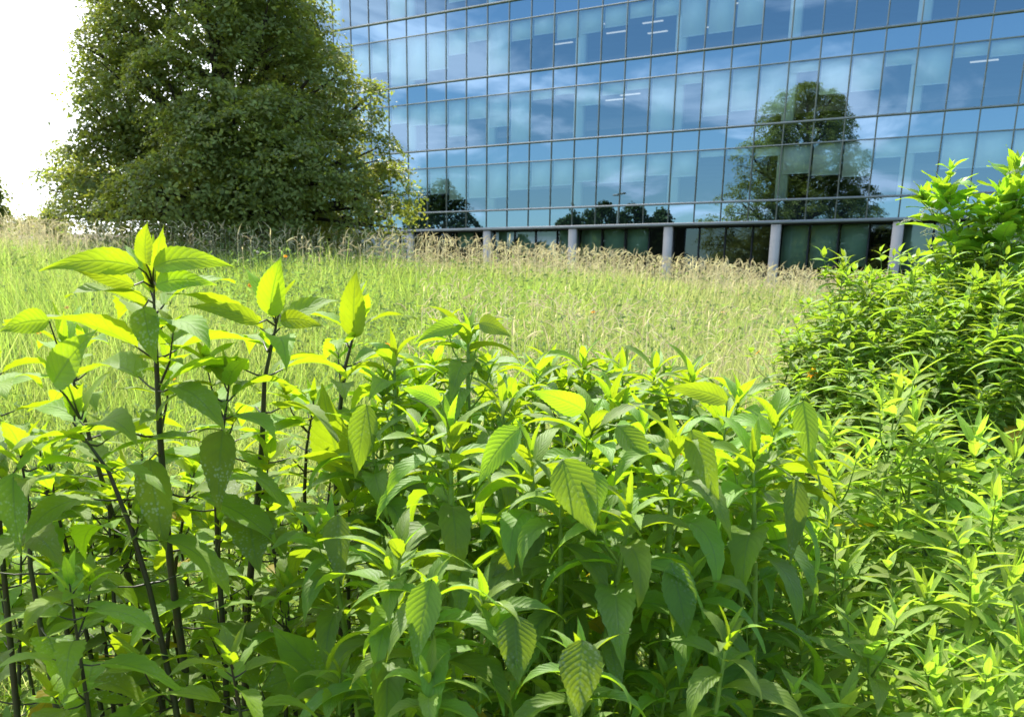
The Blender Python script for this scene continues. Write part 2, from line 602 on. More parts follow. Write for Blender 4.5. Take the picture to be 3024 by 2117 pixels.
tag(srest.build('spandrel_panel', MAT['spandrel'], bld), kind='stuff')
# blinds
nb = 0
brest = Geo()
for za, zb, bl, (b0, b1) in ROWS[:4]:
    for b in range(M0, M1):
        f = bl.get(b, rb.choice([.2, .5, .6]))
        if f <= 0:
            continue
        inview = b0 <= b < b1 and nb < 100
        gg = Geo() if inview else brest
        h = (zb - za) * f
        fbox(gg, b + 0.5, -0.22, zb - h / 2 - 0.03, BW - 0.10, 0.012, h)
        fbox(gg, b + 0.5, -0.222, zb - h - 0.04, BW - 0.12, 0.03, 0.035)
        if inview:
            gg.build('blind', MAT['blind'], bld)
            nb += 1
tag(brest.build('blind', MAT['blind'], bld), kind='stuff')
# mullions and transoms
for m_ in range(M0, M1 + 1):
    gg = Geo()
    fbox(gg, m_, 0.012, (ZL[0] + ZL[5]) / 2, 0.05, 0.07, ZL[5] - ZL[0])
    gg.build('mullion', MAT['metal'], bld)
L_ = (M1 - M0) * BW
mc = (M0 + M1) / 2
for z, hh, out in [(ZL[k], 0.075, 0.055) for k in range(1, 6)] + [(ZL[k] - SPH, 0.05, 0.0) for k in range(1, 6)] + [(ZL[1] - 3.57, 0.09, 0.05)]:
    gg = Geo()
    fbox(gg, mc, out, z, L_, 0.10 + out, hh)
    gg.build('transom', MAT['metal'], bld)
gg = Geo()
fbox(gg, mc, 0.03, ZL[0] - 0.07, L_ + 0.2, 0.14, 0.14)
gg.build('fascia_beam', MAT['metal'], bld)
# slabs, ceilings, back wall, ends, roof
DEPTH = 14.0
for k, z in enumerate([ZL[0] + 0.9] + ZL[1:]):
    gg = Geo()
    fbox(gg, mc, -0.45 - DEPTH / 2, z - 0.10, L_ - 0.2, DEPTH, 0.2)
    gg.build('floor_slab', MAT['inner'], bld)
    if k > 0:
        gg = Geo()
        fbox(gg, mc, -0.5 - DEPTH / 2, z - SPH + 0.05, L_ - 0.22, DEPTH - 0.02, 0.04)
        gg.build('ceiling', MAT['ceiling'], bld)
gg = Geo()
fbox(gg, mc, -DEPTH - 0.6, ZL[5] / 2, L_, 0.3, ZL[5])
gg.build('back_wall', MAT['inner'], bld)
for mm in (M0, M1):
    gg = Geo()
    fbox(gg, mm, -DEPTH / 2 - 0.25, ZL[5] / 2, 0.25, DEPTH + 0.35, ZL[5])
    gg.build('end_wall', MAT['column'], bld)
gg = Geo()
fbox(gg, mc, -DEPTH / 2 - 0.2, ZL[5] + 0.35, L_ + 0.4, DEPTH + 1.0, 0.6)
gg.build('roof', MAT['column'], bld)
# interior columns behind every fourth mullion, ground floor columns below them
for m_ in range(-7, M1, 4):
    gg = Geo()
    fbox(gg, m_, -0.48, (ZL[0] + ZL[5]) / 2, 0.56, 0.36, ZL[5] - ZL[0] - 0.3)
    gg.build('interior_column', MAT['innercol'], bld)
    gg = Geo()
    fbox(gg, m_ + 0.03, -0.06, (ZL[0] - 0.16) / 2, 0.50, 0.18, ZL[0] - 0.22)
    gg.build('column', MAT['column'], bld)
# ground floor glazing set back
for b in range(M0, M1):
    gg = Geo()
    quadpane(gg, b, b + 1, -0.9, 0.3, ZL[0] - 0.05)
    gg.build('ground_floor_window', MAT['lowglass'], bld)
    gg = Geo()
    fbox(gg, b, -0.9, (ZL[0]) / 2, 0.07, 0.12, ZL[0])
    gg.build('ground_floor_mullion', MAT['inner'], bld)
    f = {1: 0, 2: 0, 3: 1.0, 5: .9, 6: 1.4, 7: 1.7, 8: 1.6, 9: 1.45, 10: 1.5, 11: 1.5, 12: 0, 17: 2.2, 18: 2.2, 19: 2.1, 21: 2.3, 22: 2.3, 23: 2.3, 24: 2.2}.get(b, 0)
    if f > 0:
        gg = Geo()
        fbox(gg, b + 0.5, -1.05, ZL[0] - 0.1 - f / 2, BW - 0.14, 0.012, f)
        gg.build('ground_floor_blind', MAT['blind'], bld)
gg = Geo()
fbox(gg, mc, -0.62, ZL[0] - 0.14, L_, 1.3, 0.1)
gg.build('soffit', MAT['inner'], bld)
# lit ceiling strips seen through the glass
rl = random.Random(11)
lamps = [(9.3, 2, 3.2), (8.7, 2, 5.2), (10.6, 2, 4.2), (10.1, 2, 6.4), (11.8, 2, 5.0), (12.4, 2, 6.8), (14.3, 2, 3.0), (17.0, 2, 3.1), (19.5, 2, 4.1), (16.6, 3, 3.2), (20.2, 3, 3.0), (18.4, 3, 4.6),
         (9.0, 1, 4.6), (10.0, 1, 3.6), (11.2, 1, 4.4), (21.0, 2, 5.0), (22.4, 2, 4.0), (22.4, 1, 4.2), (24.0, 2, 5.5), (6.0, 2, 6.0), (13.2, 3, 4.0), (21.6, 3, 5.0)]
for m_, row, dep in lamps:
    gg = Geo()
    ztop = (ZL[row + 1] - SPH)
    fbox(gg, m_, -dep, ztop - 0.012, 1.25, 0.13, 0.05)
    gg.build('ceiling_lamp', MAT['lamp'], bld)


# ------------------------------------------------------------------ trees
def mirror(p):
    p = np.asarray(p, float)
    nn = -Nn
    d = p @ nn - fp(0, 0, 0) @ nn
    return p - 2 * d * nn


def make_tree(name, base, height, rad, seed, nleaf, lsize, label, group=None, lobes=None, low=0.05, cat='tree', taper=0.62, nlobe=44, ys=1.0, mt='tree'):
    rg = np.random.default_rng(seed)
    root = empty(name, base)
    tag(root, label, cat, group)
    L = []
    for k in range(nlobe):
        f = low + (1 - low - 0.06) * ((k + 0.5) / nlobe) ** 1.0
        env = rad * np.interp(f, [0, 0.12, 0.3, 0.5, 0.72, 0.88, 1], [0.86, 1.0, 0.94, taper + 0.13, taper + 0.08, taper - 0.04, 0.16])
        a = k * 2.39996 + rg.uniform(-.4, .4)
        lr = rad * (rg.uniform(0.2, 0.42) if lobes is not None else rg.uniform(0.24, 0.36)) * (1.05 - 0.35 * f)
        rr = max(0.0, env - lr * rg.uniform(0.75, 1.15))
        if lobes is not None and math.cos(a) < 0:
            rr = min(rr, max(.5, 4.2 - lr) / abs(math.cos(a)) if abs(math.cos(a)) > .3 else rr)
        L.append((rr * math.cos(a), ys * rr * math.sin(a), f * height, lr, lr * rg.uniform(0.75, 1.0)))
    for lb in (lobes or []):
        L.append(lb)
    L = np.array(L)
    # leaves: clusters over each lobe's skin, thin inside
    big = lobes is not None
    area = L[:, 3] ** 2
    per = np.maximum((nleaf * area / area.sum()).astype(int), 20)
    P, NR, AG = [], [], []
    for (x, y, z, r1, r2), n in zip(L, per):
        nc = max(6, n // 34)
        if big and x < -2.6 and r1 > 1.0:
            n = int(n * .55)
        d = rg.normal(size=(nc, 3))
        d[:, 2] += 0.35
        d /= np.linalg.norm(d, axis=1)[:, None]
        rr = rg.uniform(0.45, 1.0, nc) ** 0.5 * (1 + 0.12 * np.sin(d[:, 0] * 7 + x) * np.cos(d[:, 2] * 6 + y)) + rg.exponential(0.03, nc)
        c = np.array((x, y, z)) + d * rr[:, None] * np.array((r1, r1, r2))
        idx = rg.integers(0, nc, n)
        dn = d * .55 + np.array((0, 0, .8)) + rg.normal(scale=.25, size=(nc, 3))
        dn /= np.linalg.norm(dn, axis=1)[:, None]
        off = rg.normal(scale=lsize * 1.7, size=(n, 3))
        dd_ = dn[idx]
        off -= dd_ * (off * dd_).sum(1)[:, None] * .8
        off[:, 2] -= .8 * (off[:, :2] ** 2).sum(1)
        P.append(c[idx] + off)
        NR.append(dd_ + rg.normal(scale=0.38, size=(n, 3)))
        AG.append(np.clip(0.35 * rg.random(n) + 0.75 * rg.random(nc)[idx] ** 1.5, 0, 1))
    P, NR, AG = np.concatenate(P), np.concatenate(NR), np.concatenate(AG)
    keep = P[:, 2] > 0.15
    P, NR, AG = P[keep], NR[keep], AG[keep]
    n = len(P)
    NR /= np.linalg.norm(NR, axis=1)[:, None]
    A = np.cross(NR, rg.normal(size=(n, 3)))
    A /= np.linalg.norm(A, axis=1)[:, None]
    B = np.cross(NR, A)
    sz = lsize * rg.uniform(0.6, 1.25, n)[:, None]
    V = np.stack([P - A * sz * .5, P + B * sz * .36 + NR * sz * .12, P + A * sz * .6, P - B * sz * .36 + NR * sz * .12], 1)
    F = np.arange(n * 4).reshape(n, 4)
    t_ = np.zeros((n, 4))
    t_[:, 0] = rg.random(n)
    t_[:, 1] = AG
    g = Geo()
    g.add(V.reshape(-1, 3), F, uv=np.tile([(0, .5), (.5, 1), (1, .5), (.5, 0)], (n, 1)), tint=np.repeat(t_, 4, 0))
    g.build('crown', MAT[mt], root)
    g = Geo()
    hh = np.linspace(0, height * 0.9, 12)
    wob = np.stack([0.02 * height * np.sin(hh * 0.6 + seed), 0.02 * height * np.cos(hh * 0.5 + seed), hh], -1)
    wob[:, :2] -= wob[0, :2]
    tube(g, wob, np.linspace(0.032, 0.006, 12) * height, 9)
    g.build('trunk', MAT['bark'], root)
    g = Geo()
    for (x, y, z, r1, r2) in L:
        z0 = max(0.12 * height, z - 0.35 * math.hypot(x, y) - 0.06 * height)
        k = np.clip(z0 / (height * 0.9), 0, 1) * 11
        s0 = np.array([np.interp(k, np.arange(12), wob[:, j]) for j in range(3)])
        e = np.array((x, y, z))
        mid = (s0 + e) / 2 + np.array((0, 0, -0.03 * height)) + rg.normal(scale=0.1, size=3)
        tt = np.linspace(0, 1, 7)[:, None]
        path = (1 - tt) ** 2 * s0 + 2 * tt * (1 - tt) * mid + tt ** 2 * e
        tube(g, path, np.linspace(0.011, 0.003, 7) * height, 6)
        for q_ in range(4):
            d = rg.normal(size=3)
            d /= np.linalg.norm(d)
            tube(g, [path[4], (path[4] + e) / 2 + d * r1 * .3, e + d * r1 * 0.85], np.array((0.004, 0.003, 0.001)) * height, 4)
    g.build('limbs', MAT['bark'], root)
    return root


TB = at(515, 560, 33.8)
TB[2] = float(terrain(TB[0], TB[1]))
PXM = 0.01447


def lobe_at(px, py, dy, r1, r2=None):
    c = at(px, py, 33.3 + dy)
    return (c[0] - TB[0], c[1] - TB[1], c[2] - TB[2], r1, r2 or r1 * 0.85)


BIG = [lobe_at(530, 310, -5.6, 1.5), lobe_at(610, 265, -5.6, 1.0), lobe_at(490, 225, -5.2, 0.85), lobe_at(430, 270, -5.4, 0.8), lobe_at(440, 330, -5.4, 1.2), lobe_at(440, 420, -5.8, 1.6), lobe_at(640, 400, -5.7, 1.7), lobe_at(805, 235, -3.2, 0.85), lobe_at(780, 350, -4, 1.3),
       lobe_at(870, 430, -3, 0.95), lobe_at(872, 385, -2, 0.55), lobe_at(145, 380, 0.5, 0.75, 0.75), lobe_at(175, 430, -1, 1.0), lobe_at(140, 475, 0.5, 0.5),
       lobe_at(270, 340, -2, 1.2), lobe_at(240, 240, -1, .9), lobe_at(250, 150, 0, .85), lobe_at(290, 80, -2, 1.1), lobe_at(240, 20, 0.5, 0.7, 0.5), lobe_at(650, 70, -1, 1.2), lobe_at(690, 180, -3, 1.3),
       lobe_at(600, 40, -3.2, 1.3), lobe_at(740, 470, -5.0, 1.5), lobe_at(560, 480, -6.2, 1.5), lobe_at(350, 480, -6.0, 1.5), lobe_at(480, 110, -3.6, 1.35), lobe_at(380, 190, -4.2, 1.3),
       lobe_at(230, -40, 0, 0.7, 0.5), lobe_at(560, -80, 1, 1.4), lobe_at(865, 490, -1.5, 0.8), lobe_at(230, 470, -3, 1.2), lobe_at(120, 400, .5, .5), lobe_at(185, 385, 0, .7),
       (0.5, 7.0, 2.0, 1.9, 1.6), (1.5, 8.6, 1.4, 1.5, 1.2), (-1.0, 7.6, 3.6, 1.6, 1.4), (0.5, 6.0, 6.0, 1.8, 1.6), (0.5, 5.2, 9.0, 1.7, 1.6), (0.3, 3.6, 11.6, 1.5, 1.4), (0, -2.8, 11.6, 1.4, 1.3), (0, -4.6, 9.0, 1.3, 1.3)]
make_tree('deciduous_tree', TB, 14.9, 4.9, 3, 250000, 0.118, 'big dense broadleaf tree with foliage down to the grass, left of the office building', lobes=BIG, taper=0.60, nlobe=52, ys=1.25)

# small trees at the left edge of the picture
def tree_at(px, pyb, Y, h, r, seed, nl, ls, name, label, group=None, nlobe=18, low=0.1):
    c = at(px, pyb, Y)
    c[2] = float(terrain(c[0], c[1])) - 0.1
    make_tree(name, c, h, r, seed, nl, ls, label, group, nlobe=nlobe, low=low)


tree_at(-25, 520, 46, 3.4, 1.15, 21, 9000, 0.16, 'small_tree', 'small airy tree cut off by the left edge of the picture')
tree_at(118, 510, 60, 2.3, 0.9, 22, 5000, 0.17, 'small_tree', 'low pale sapling standing beyond the meadow just left of the big tree')
for k, (px, Y, h, r) in enumerate([(70, 190, 4.0, 2.5), (45, 200, 3.0, 3.0), (92, 210, 3.6, 3.0)]):
    tree_at(px, 505, Y, h, r, 30 + k, 1500, 0.5, 'distant_tree', ('middle', 'leftmost', 'rightmost')[k] + ' of three tiny trees on the far horizon left of the big tree', 'tiny trees along the far horizon', nlobe=8)

# trees and a lamp that stand behind the viewer's left and show as reflections in the glass
refl = [(990, 110, 12.2, 5.4, 'tall rounded tree reflected in the glass beside the big tree'),
        (1150, 118, 7.6, 1.5, 'small narrow tree reflected low in the glass, alone left of the bushy row'),
        (1190, 125, 7.3, 1.3, 'smaller bushy tree reflected low in the glass next to the narrow one'),
        (1275, 112, 9.8, 2.2, 'leftmost tree of the bushy row reflected low in the glass'),
        (1345, 112, 10.8, 3.0, 'second tree from the left of the bushy row reflected in the glass'),
        (1415, 112, 10.6, 3.0, 'third tree from the left of the bushy row reflected in the glass'),
        (1468, 112, 10.4, 2.2, 'rightmost tree of the bushy row reflected in the glass')]
for k, (px, Y, h, r, lb) in enumerate(refl):
    c = mirror(at(px, 600, Y))
    c[2] = 0.0
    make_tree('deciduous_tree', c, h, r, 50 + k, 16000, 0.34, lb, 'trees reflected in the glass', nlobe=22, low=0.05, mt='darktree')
c = mirror(at(1380, 600, 95))
c[2] = 0
lamp = empty('street_lamp', c)
tag(lamp, 'thin lamp post reflected in the glass above the bushy row of trees', 'street lamp')
g = Geo()
tube(g, [(0, 0, 0), (0, 0, 4), (0, 0, 9.8)], [0.11, 0.09, 0.07], 8)
g.build('pole', MAT['metal'], lamp)
g = Geo()
box(g, (0.5, 0, 9.9), 1.2, 0.3, 0.12)
box(g, (-0.5, 0, 9.9), 1.2, 0.3, 0.12)
g.build('lamp_head', MAT['metal'], lamp)

# ------------------------------------------------------------------ leaves and herbs
PROF = {
    'ovate': ([0, .04, .12, .25, .38, .52, .66, .8, .9, 1], [.10, .5, .86, 1, .98, .86, .64, .36, .16, 0]),
    'lance': ([0, .05, .15, .28, .42, .56, .7, .83, .93, 1], [.14, .48, .84, 1, .95, .78, .54, .28, .10, 0]),
    'narrow': ([0, .06, .18, .32, .5, .68, .82, .93, 1], [.16, .55, .9, 1, .88, .6, .33, .12, 0]),
}


def leaf(g, base, az, el, L, Wd, rg, prof='lance', droop=1.0, fold=0.35, roll=0.0, n=16, c=2, serr=0.07, age=0.5, blot=0.0, wave=0.05, curl=0.0):
    s = np.linspace(0, 1, n + 1)
    sm = (s[:-1] + s[1:]) / 2
    th = el - droop * sm ** 1.15
    dx, dz = np.cos(th) * L / n, np.sin(th) * L / n
    x = np.concatenate(([0], np.cumsum(dx)))
    z = np.concatenate(([0], np.cumsum(dz)))
    ta = el - droop * s ** 1.15
    side = curl * L * s ** 2
    tx, tz = np.cos(ta), np.sin(ta)
    nx_, nz_ = -tz, tx
    w = np.interp(s, *PROF[prof]) * Wd / 2
    if serr > 0:
        w = w * (1 + serr * np.where(np.arange(n + 1) % 2 == 0, 1, -1))
    ph = rg.uniform(0, 6.28)
    cols = np.linspace(-1, 1, 2 * c + 1)
    rl_ = roll * (0.4 + 0.6 * s) + 0.12 * np.sin(3 * s + ph)
    V = np.zeros((n + 1, 2 * c + 1, 3))
    fo = fold * (1 - 0.45 * s)
    for j, q_ in enumerate(cols):
        yy = q_ * w * np.cos(fo)
        hh = abs(q_) ** 1.3 * w * np.sin(fo) + wave * Wd * np.sin(9 * s + ph + (2 if q_ > 0 else 0)) * q_ * q_
        y2 = yy * np.cos(rl_) - hh * np.sin(rl_)
        h2 = yy * np.sin(rl_) + hh * np.cos(rl_)
        V[:, j, 0] = x + nx_ * h2
        V[:, j, 1] = side + y2
        V[:, j, 2] = z + nz_ * h2
    ca, sa = math.cos(az), math.sin(az)
    Vw = np.stack([V[..., 0] * ca - V[..., 1] * sa, V[..., 0] * sa + V[..., 1] * ca, V[..., 2]], -1) + base
    k = 2 * c + 1
    i = np.arange(n)[:, None] * k + np.arange(k - 1)[None, :]
    F = np.stack([i, i + 1, i + k + 1, i + k], -1).reshape(-1, 4)
    uv = np.stack(np.broadcast_arrays(s[:, None], (cols * .5 + .5)[None, :]), -1)
    g.add(Vw.reshape(-1, 3), F, uv=uv.reshape(-1, 2), tint=(rg.random(), age, blot, 1))


KIND = {
    # (see herb_geo for how each value is used)
    # leaf length, width ratio, spacing, petiole, first elevation, droop range, profile
    'cup': dict(L=.168, wr=.38, sp=.098, pet=.055, el=.35, dr=(.7, 1.5), prof='ovate', fold=.3, sr=.0065, leafm='cup', stemm='darkstem', shoots=.5, young=.28, sl=(.04, .12)),
    'sun': dict(L=.185, wr=.31, sp=.066, pet=.014, el=.35, dr=(1.3, 2.3), prof='lance', fold=.42, sr=.0085, leafm='sun', stemm='greenstem', shoots=.75, young=.22, sl=(.03, .10)),
    'narrow': dict(L=.165, wr=.23, sp=.06, pet=.006, el=.45, dr=(.4, 1.1), prof='narrow', fold=.45, sr=.0045, leafm='narrow', stemm='greenstem', shoots=.7, young=.22, sl=(.05, .16)),
    'small': dict(L=.155, wr=.33, sp=.055, pet=.008, el=.4, dr=(.8, 2.0), prof='lance', fold=.4, sr=.0045, leafm='narrow', stemm='greenstem', shoots=1.0, young=.18, sl=(.10, .26)),
    'poke': dict(L=.15, wr=.46, sp=.05, pet=.02, el=.6, dr=(.3, 1.0), prof='ovate', fold=.35, sr=.006, leafm='poke', stemm='greenstem', shoots=.7, young=.25, sl=(.06, .15)),
}


def herb_geo(P, kind, rg, hi=True, scale=1.0, depth_shoot=True, bare=1e9, rot0=None, phyl=None):
    """stem polyline P (base to tip) -> (stem geometry, foliage geometry)"""
    K = KIND[kind]
    gs, gf = Geo(), Geo()
    P = np.asarray(P, float)
    seg = np.linalg.norm(np.diff(P, axis=0), axis=1)
    cum = np.concatenate(([0], np.cumsum(seg)))
    tot = cum[-1]

    def pos(dtip):
        a = tot - dtip
        return np.array([np.interp(a, cum, P[:, j]) for j in range(3)])

    dd = np.linspace(tot, 0, 14 if hi else 8)
    pts = np.array([pos(d) for d in dd])
    rad = K['sr'] * scale * np.interp(dd, [0, .03, .2, .6, 1.4], [.25, .4, .7, 1, 1.25])
    tube(gs, pts, rad, 8 if hi else 5)
    n_, c_ = (16, 2) if hi else (7, 1)
    az0 = rg.uniform(0, math.pi) if rot0 is None else rot0
    d = 0.004
    k = 0
    while d < min(tot - 0.03, bare):
        t = d / (0.24 * scale)
        size = K['L'] * scale * float(np.interp(d / scale, [0, .012, .04, .1, .22, .5, 1.2], [.34, .62, .86, .98, 1.0, .98, .82]))
        el = float(np.interp(d / scale, [0, .012, .035, .08, .25, .7], [1.4, 1.1, .62, K['el'], K['el'] * .35, K['el'] * .35 - (.5 if kind == 'sun' else .1)]))
        dr = rg.uniform(*K['dr']) * float(np.interp(d / scale, [0, .02, .06, .2, .6], [.2, .75, 1.05, 1, .75]))
        age = float(np.interp(d / scale, [0, K['young'], K['young'] * 3.2], [1, .62, .04])) * rg.uniform(.8, 1.1)
        nleaf = 2
        for q_ in range(nleaf):
            az = az0 + k * 1.5708 + q_ * math.pi + rg.normal() * .22
            L = size * rg.uniform(.82, 1.12)
            if d > 0.34 * scale and rg.random() < (.6 if kind == 'sun' else .42):
                continue
            b0 = pos(d)
            pl = K['pet'] * scale * float(np.interp(d / scale, [0, .03, .2], [.05, .3, 1]))
            e_ = el + rg.normal() * .12
            dirv = np.array((math.cos(az) * math.cos(e_), math.sin(az) * math.cos(e_), math.sin(e_)))
            b1 = b0 + dirv * (pl + .001)
            if pl > .004:
                tube(gs, [b0, b0 + dirv * pl * .5 - np.array((0, 0, pl * .06)), b1 + dirv * .004], [.0022 * scale, .0016 * scale, .0012 * scale], 5 if hi else 3)
            wr = K['wr'] * rg.uniform(.85, 1.15) * (0.72 if d < .012 else .85 if d < .03 else 1 if d < .3 else 1.2)
            leaf(gf, b1, az, e_, L, L * wr, rg, K['prof'], dr * rg.uniform(.8, 1.2), K['fold'] * rg.uniform(.4, 1.4), rg.normal() * .25, n_ if L > .03 else 8, c_, .07 if hi else 0,
                 min(1, max(0, age)), 1.0 * (rg.random() < .03) * (d > .2), curl=rg.normal() * .08)
        if depth_shoot and .07 < d / scale < .75 and rg.random() < K['shoots']:
            az = az0 + k * 1.5708 + rg.integers(0, 2) * math.pi + rg.normal() * .3
            ln = rg.uniform(*K['sl']) * scale
            b0 = pos(d)
            tip = b0 + np.array((math.cos(az) * ln * .6, math.sin(az) * ln * .6, ln))
            tube(gs, [b0, (b0 + tip) / 2 + np.array((math.cos(az), math.sin(az), 0)) * ln * .12, tip], [.0022 * scale, .0018 * scale, .001 * scale], 5 if hi else 3)
            levs = ((.45, .5, .34), (.8, .8, .3), (1.0, 1.2, .22)) if ln < .09 * scale else ((.3, .1, .5), (.55, .3, .55), (.78, .5, .5), (.92, .8, .42), (1.0, 1.2, .3))
            for lev, (fr, e2, l2) in enumerate(levs):
                for q_ in range(2):
                    L = K['L'] * scale * l2 * rg.uniform(.8, 1.3)
                    leaf(gf, b0 + (tip - b0) * fr, az + lev * 1.57 + q_ * math.pi + rg.normal() * .2, e2, L, L * K['wr'], rg, K['prof'], rg.uniform(.3, 1.0), K['fold'], rg.normal() * .2,
                         8 if hi else 5, 1, 0.05 if hi else 0, min(1, age + .45), 0)
        k += 1
        d += K['sp'] * scale * float(np.interp(d / scale, [0, .02, .08, .2, .5], [.12, .22, .5, .9, 1.35])) * rg.uniform(.85, 1.15)
    return gs, gf


HEADS = []


def stem_to(tip, lean, rg, bend=0.05, base_xy=None):
    gx, gy = (tip[0] + lean[0], tip[1] + lean[1]) if base_xy is None else base_xy
    gz = float(terrain(gx, gy))
    base = np.array((gx, gy, gz))
    t_ = np.linspace(0, 1, 8)[:, None]
    off = np.array((rg.normal() * bend, rg.normal() * bend, 0))
    P = base + (np.asarray(tip) - base) * t_ + off * np.sin(math.pi * t_) * .6
    return P, base


def face_leaf(g, b, t, wd, rg, age, prof='ovate', droop=.35, tilt=.25, curl=0.0):
    b, t = np.asarray(b), np.asarray(t)
    t = t + np.array((0, 0, abs(curl))) * np.linalg.norm(t - b)
    d = t - b
    L = np.linalg.norm(d)
    tmp = Geo()
    leaf(tmp, np.zeros(3), 0, droop * .45, L * 1.03, wd, rg, prof, droop, .3, 0, 26, 3, .035, age, 0, .04, curl)
    X_ = d / L
    Z_ = np.array((rg.normal() * tilt, -1, .35))
    Z_ -= X_ * (Z_ @ X_)
    Z_ /= np.linalg.norm(Z_)
    M_ = np.stack([X_, np.cross(Z_, X_), Z_], 1)
    g.add(tmp.V[0] @ M_.T + b, tmp.F[0], tmp.UV[0], tmp.T[0])


def herb(name, tip, kind, seed, label, cat='plant', group=None, lean=(0, 0), scale=1.0, hi=True, bend=.04, via=None, bare=1e9, stemm=None, rot0=None, extra=()):
    rg = np.random.default_rng(seed)
    tip = np.asarray(tip, float) - np.array((0, 0, .5 * KIND[kind]['L'] * scale))
    P, base = stem_to(tip, lean, rg, bend)
    if via is not None:
        pts = [np.asarray(v) for v in via]
        low = pts[-1]
        dlow = low - pts[-2] if len(pts) > 1 else low - np.asarray(tip)
        dlow = dlow / max(1e-6, -dlow[2])
        gx, gy = low[0] + dlow[0] * low[2] * .6, low[1] + dlow[1] * low[2] * .6
        base = np.array((gx, gy, float(terrain(gx, gy))))
        ctrl = np.array([base] + pts[::-1] + [np.asarray(tip)])
        tt = np.linspace(0, len(ctrl) - 1, 24)
        P = np.array([[np.interp(a, np.arange(len(ctrl)), ctrl[:, j]) for j in range(3)] for a in tt])
        for _ in range(3):
            P[1:-1] = (P[:-2] + 2 * P[1:-1] + P[2:]) / 4
    root = empty(name, base)
    tag(root, label, cat, group)
    gs, gf = herb_geo(P, kind, rg, hi, scale, bare=bare, rot0=rot0)
    K = KIND[kind]
    for (b_, t_, w_, age_, *cu) in extra:
        face_leaf(gf, b_, t_, w_, rg, age_, K['prof'] if not cu else 'lance', curl=cu[0] if cu else 0.0)
        k_ = int(np.argmin(np.linalg.norm(P - b_, axis=1)))
        tube(gs, [P[k_], (P[k_] + b_) / 2 + np.array((0, 0, .008)), b_], [.0022, .0017, .0013], 5)
    gs.build('stem', MAT[stemm or K['stemm']], root, True, origin=base)
    gf.build('foliage', MAT[K['leafm']], root, True, origin=base)
    return root


# --- left clump: broad leaves on dark stems (tip px, via px..., depth)
LEFT = [
    ((332, 505), [(350, 800), (357, 960), (380, 1270), (430, 1600)], 1.72, 1.18, 'tallest dark-stemmed broad-leaved plant, its crown of yellow-green leaves nearest the big tree'),
    ((128, 668), [(158, 800), (190, 960), (240, 1100)], 2.0, 1.05, 'dark-stemmed broad-leaved plant at far left, its pointed top leaf below the tallest one'),
    ((150, 830), [(185, 930), (255, 1080), (320, 1250), (400, 1600)], 1.62, 1.0, 'dark-stemmed broad-leaved plant whose leaning stem crosses the lower left'),
    ((618, 580), [(592, 800), (592, 960), (572, 1180), (552, 1380), (548, 1600)], 1.82, 1.12, 'dark-stemmed broad-leaved plant ending in one tall upright leaf, right of the tallest one'),
    ((508, 750), [(505, 900), (480, 1150), (495, 1320), (510, 1600)], 1.74, .95, 'dark-stemmed broad-leaved plant with mottled hanging leaves between the two tallest stems'),
    ((800, 610), [(770, 820), (750, 1060), (765, 1400)], 2.15, 1.1, 'broad-leaved plant with a big glowing upright leaf, between the dark stems and the middle clump'),
    ((30, 900), [(70, 1080), (60, 1250), (130, 1600)], 1.6, .95, 'leftmost thick dark stem with broad leaves at the lower left edge'),
    ((145, 1215), [(165, 1380), (200, 1600)], 1.38, .8, 'low broad-leaved shoot in front at the lower left, yellow-green tips'),
    ((510, 1390), [(520, 1480), (540, 1600)], 1.36, .8, 'low broad-leaved shoot in front at the bottom between the dark stems'),
    ((700, 820), [(690, 960), (680, 1120), (700, 1500)], 2.2, .95, 'half hidden broad-leaved plant just left of the middle clump'),
    ((100, 950), [(115, 1100), (170, 1300), (230, 1600)], 2.0, .95, 'broad-leaved plant behind the leaning stem at lower left'),
    ((430, 980), [(400, 1200), (360, 1600)], 2.1, .9, 'broad-leaved plant behind and between the dark stems at lower left'),
    ((250, 1000), [(280, 1200), (290, 1600)], 2.25, .9, 'shaded broad-leaved plant deepest behind the leaning dark stem'),
    ((-30, 690), [(-20, 900), (0, 1200)], 1.75, 1.0, 'broad-leaved plant cut off by the left edge, one leaf tip reaching in'),
    ((640, 1240), [(650, 1400), (640, 1600)], 1.75, .85, 'low broad-leaved plant with a very large sunlit leaf near the bottom'),
]
ORD = ['first', 'second', 'third', 'fourth', 'fifth', 'sixth', 'seventh', 'eighth', 'ninth', 'tenth', 'eleventh', 'twelfth']


def ranked(items, per, fmt, rownames):
    idx = sorted(range(len(items)), key=lambda i_: items[i_][0][1])
    out = {}
    for a_ in range(0, len(idx), per):
        row = sorted(idx[a_:a_ + per], key=lambda i_: items[i_][0][0])
        for b_, i_ in enumerate(row):
            out[i_] = fmt.format(ORD[b_], rownames[a_ // per])
    return out


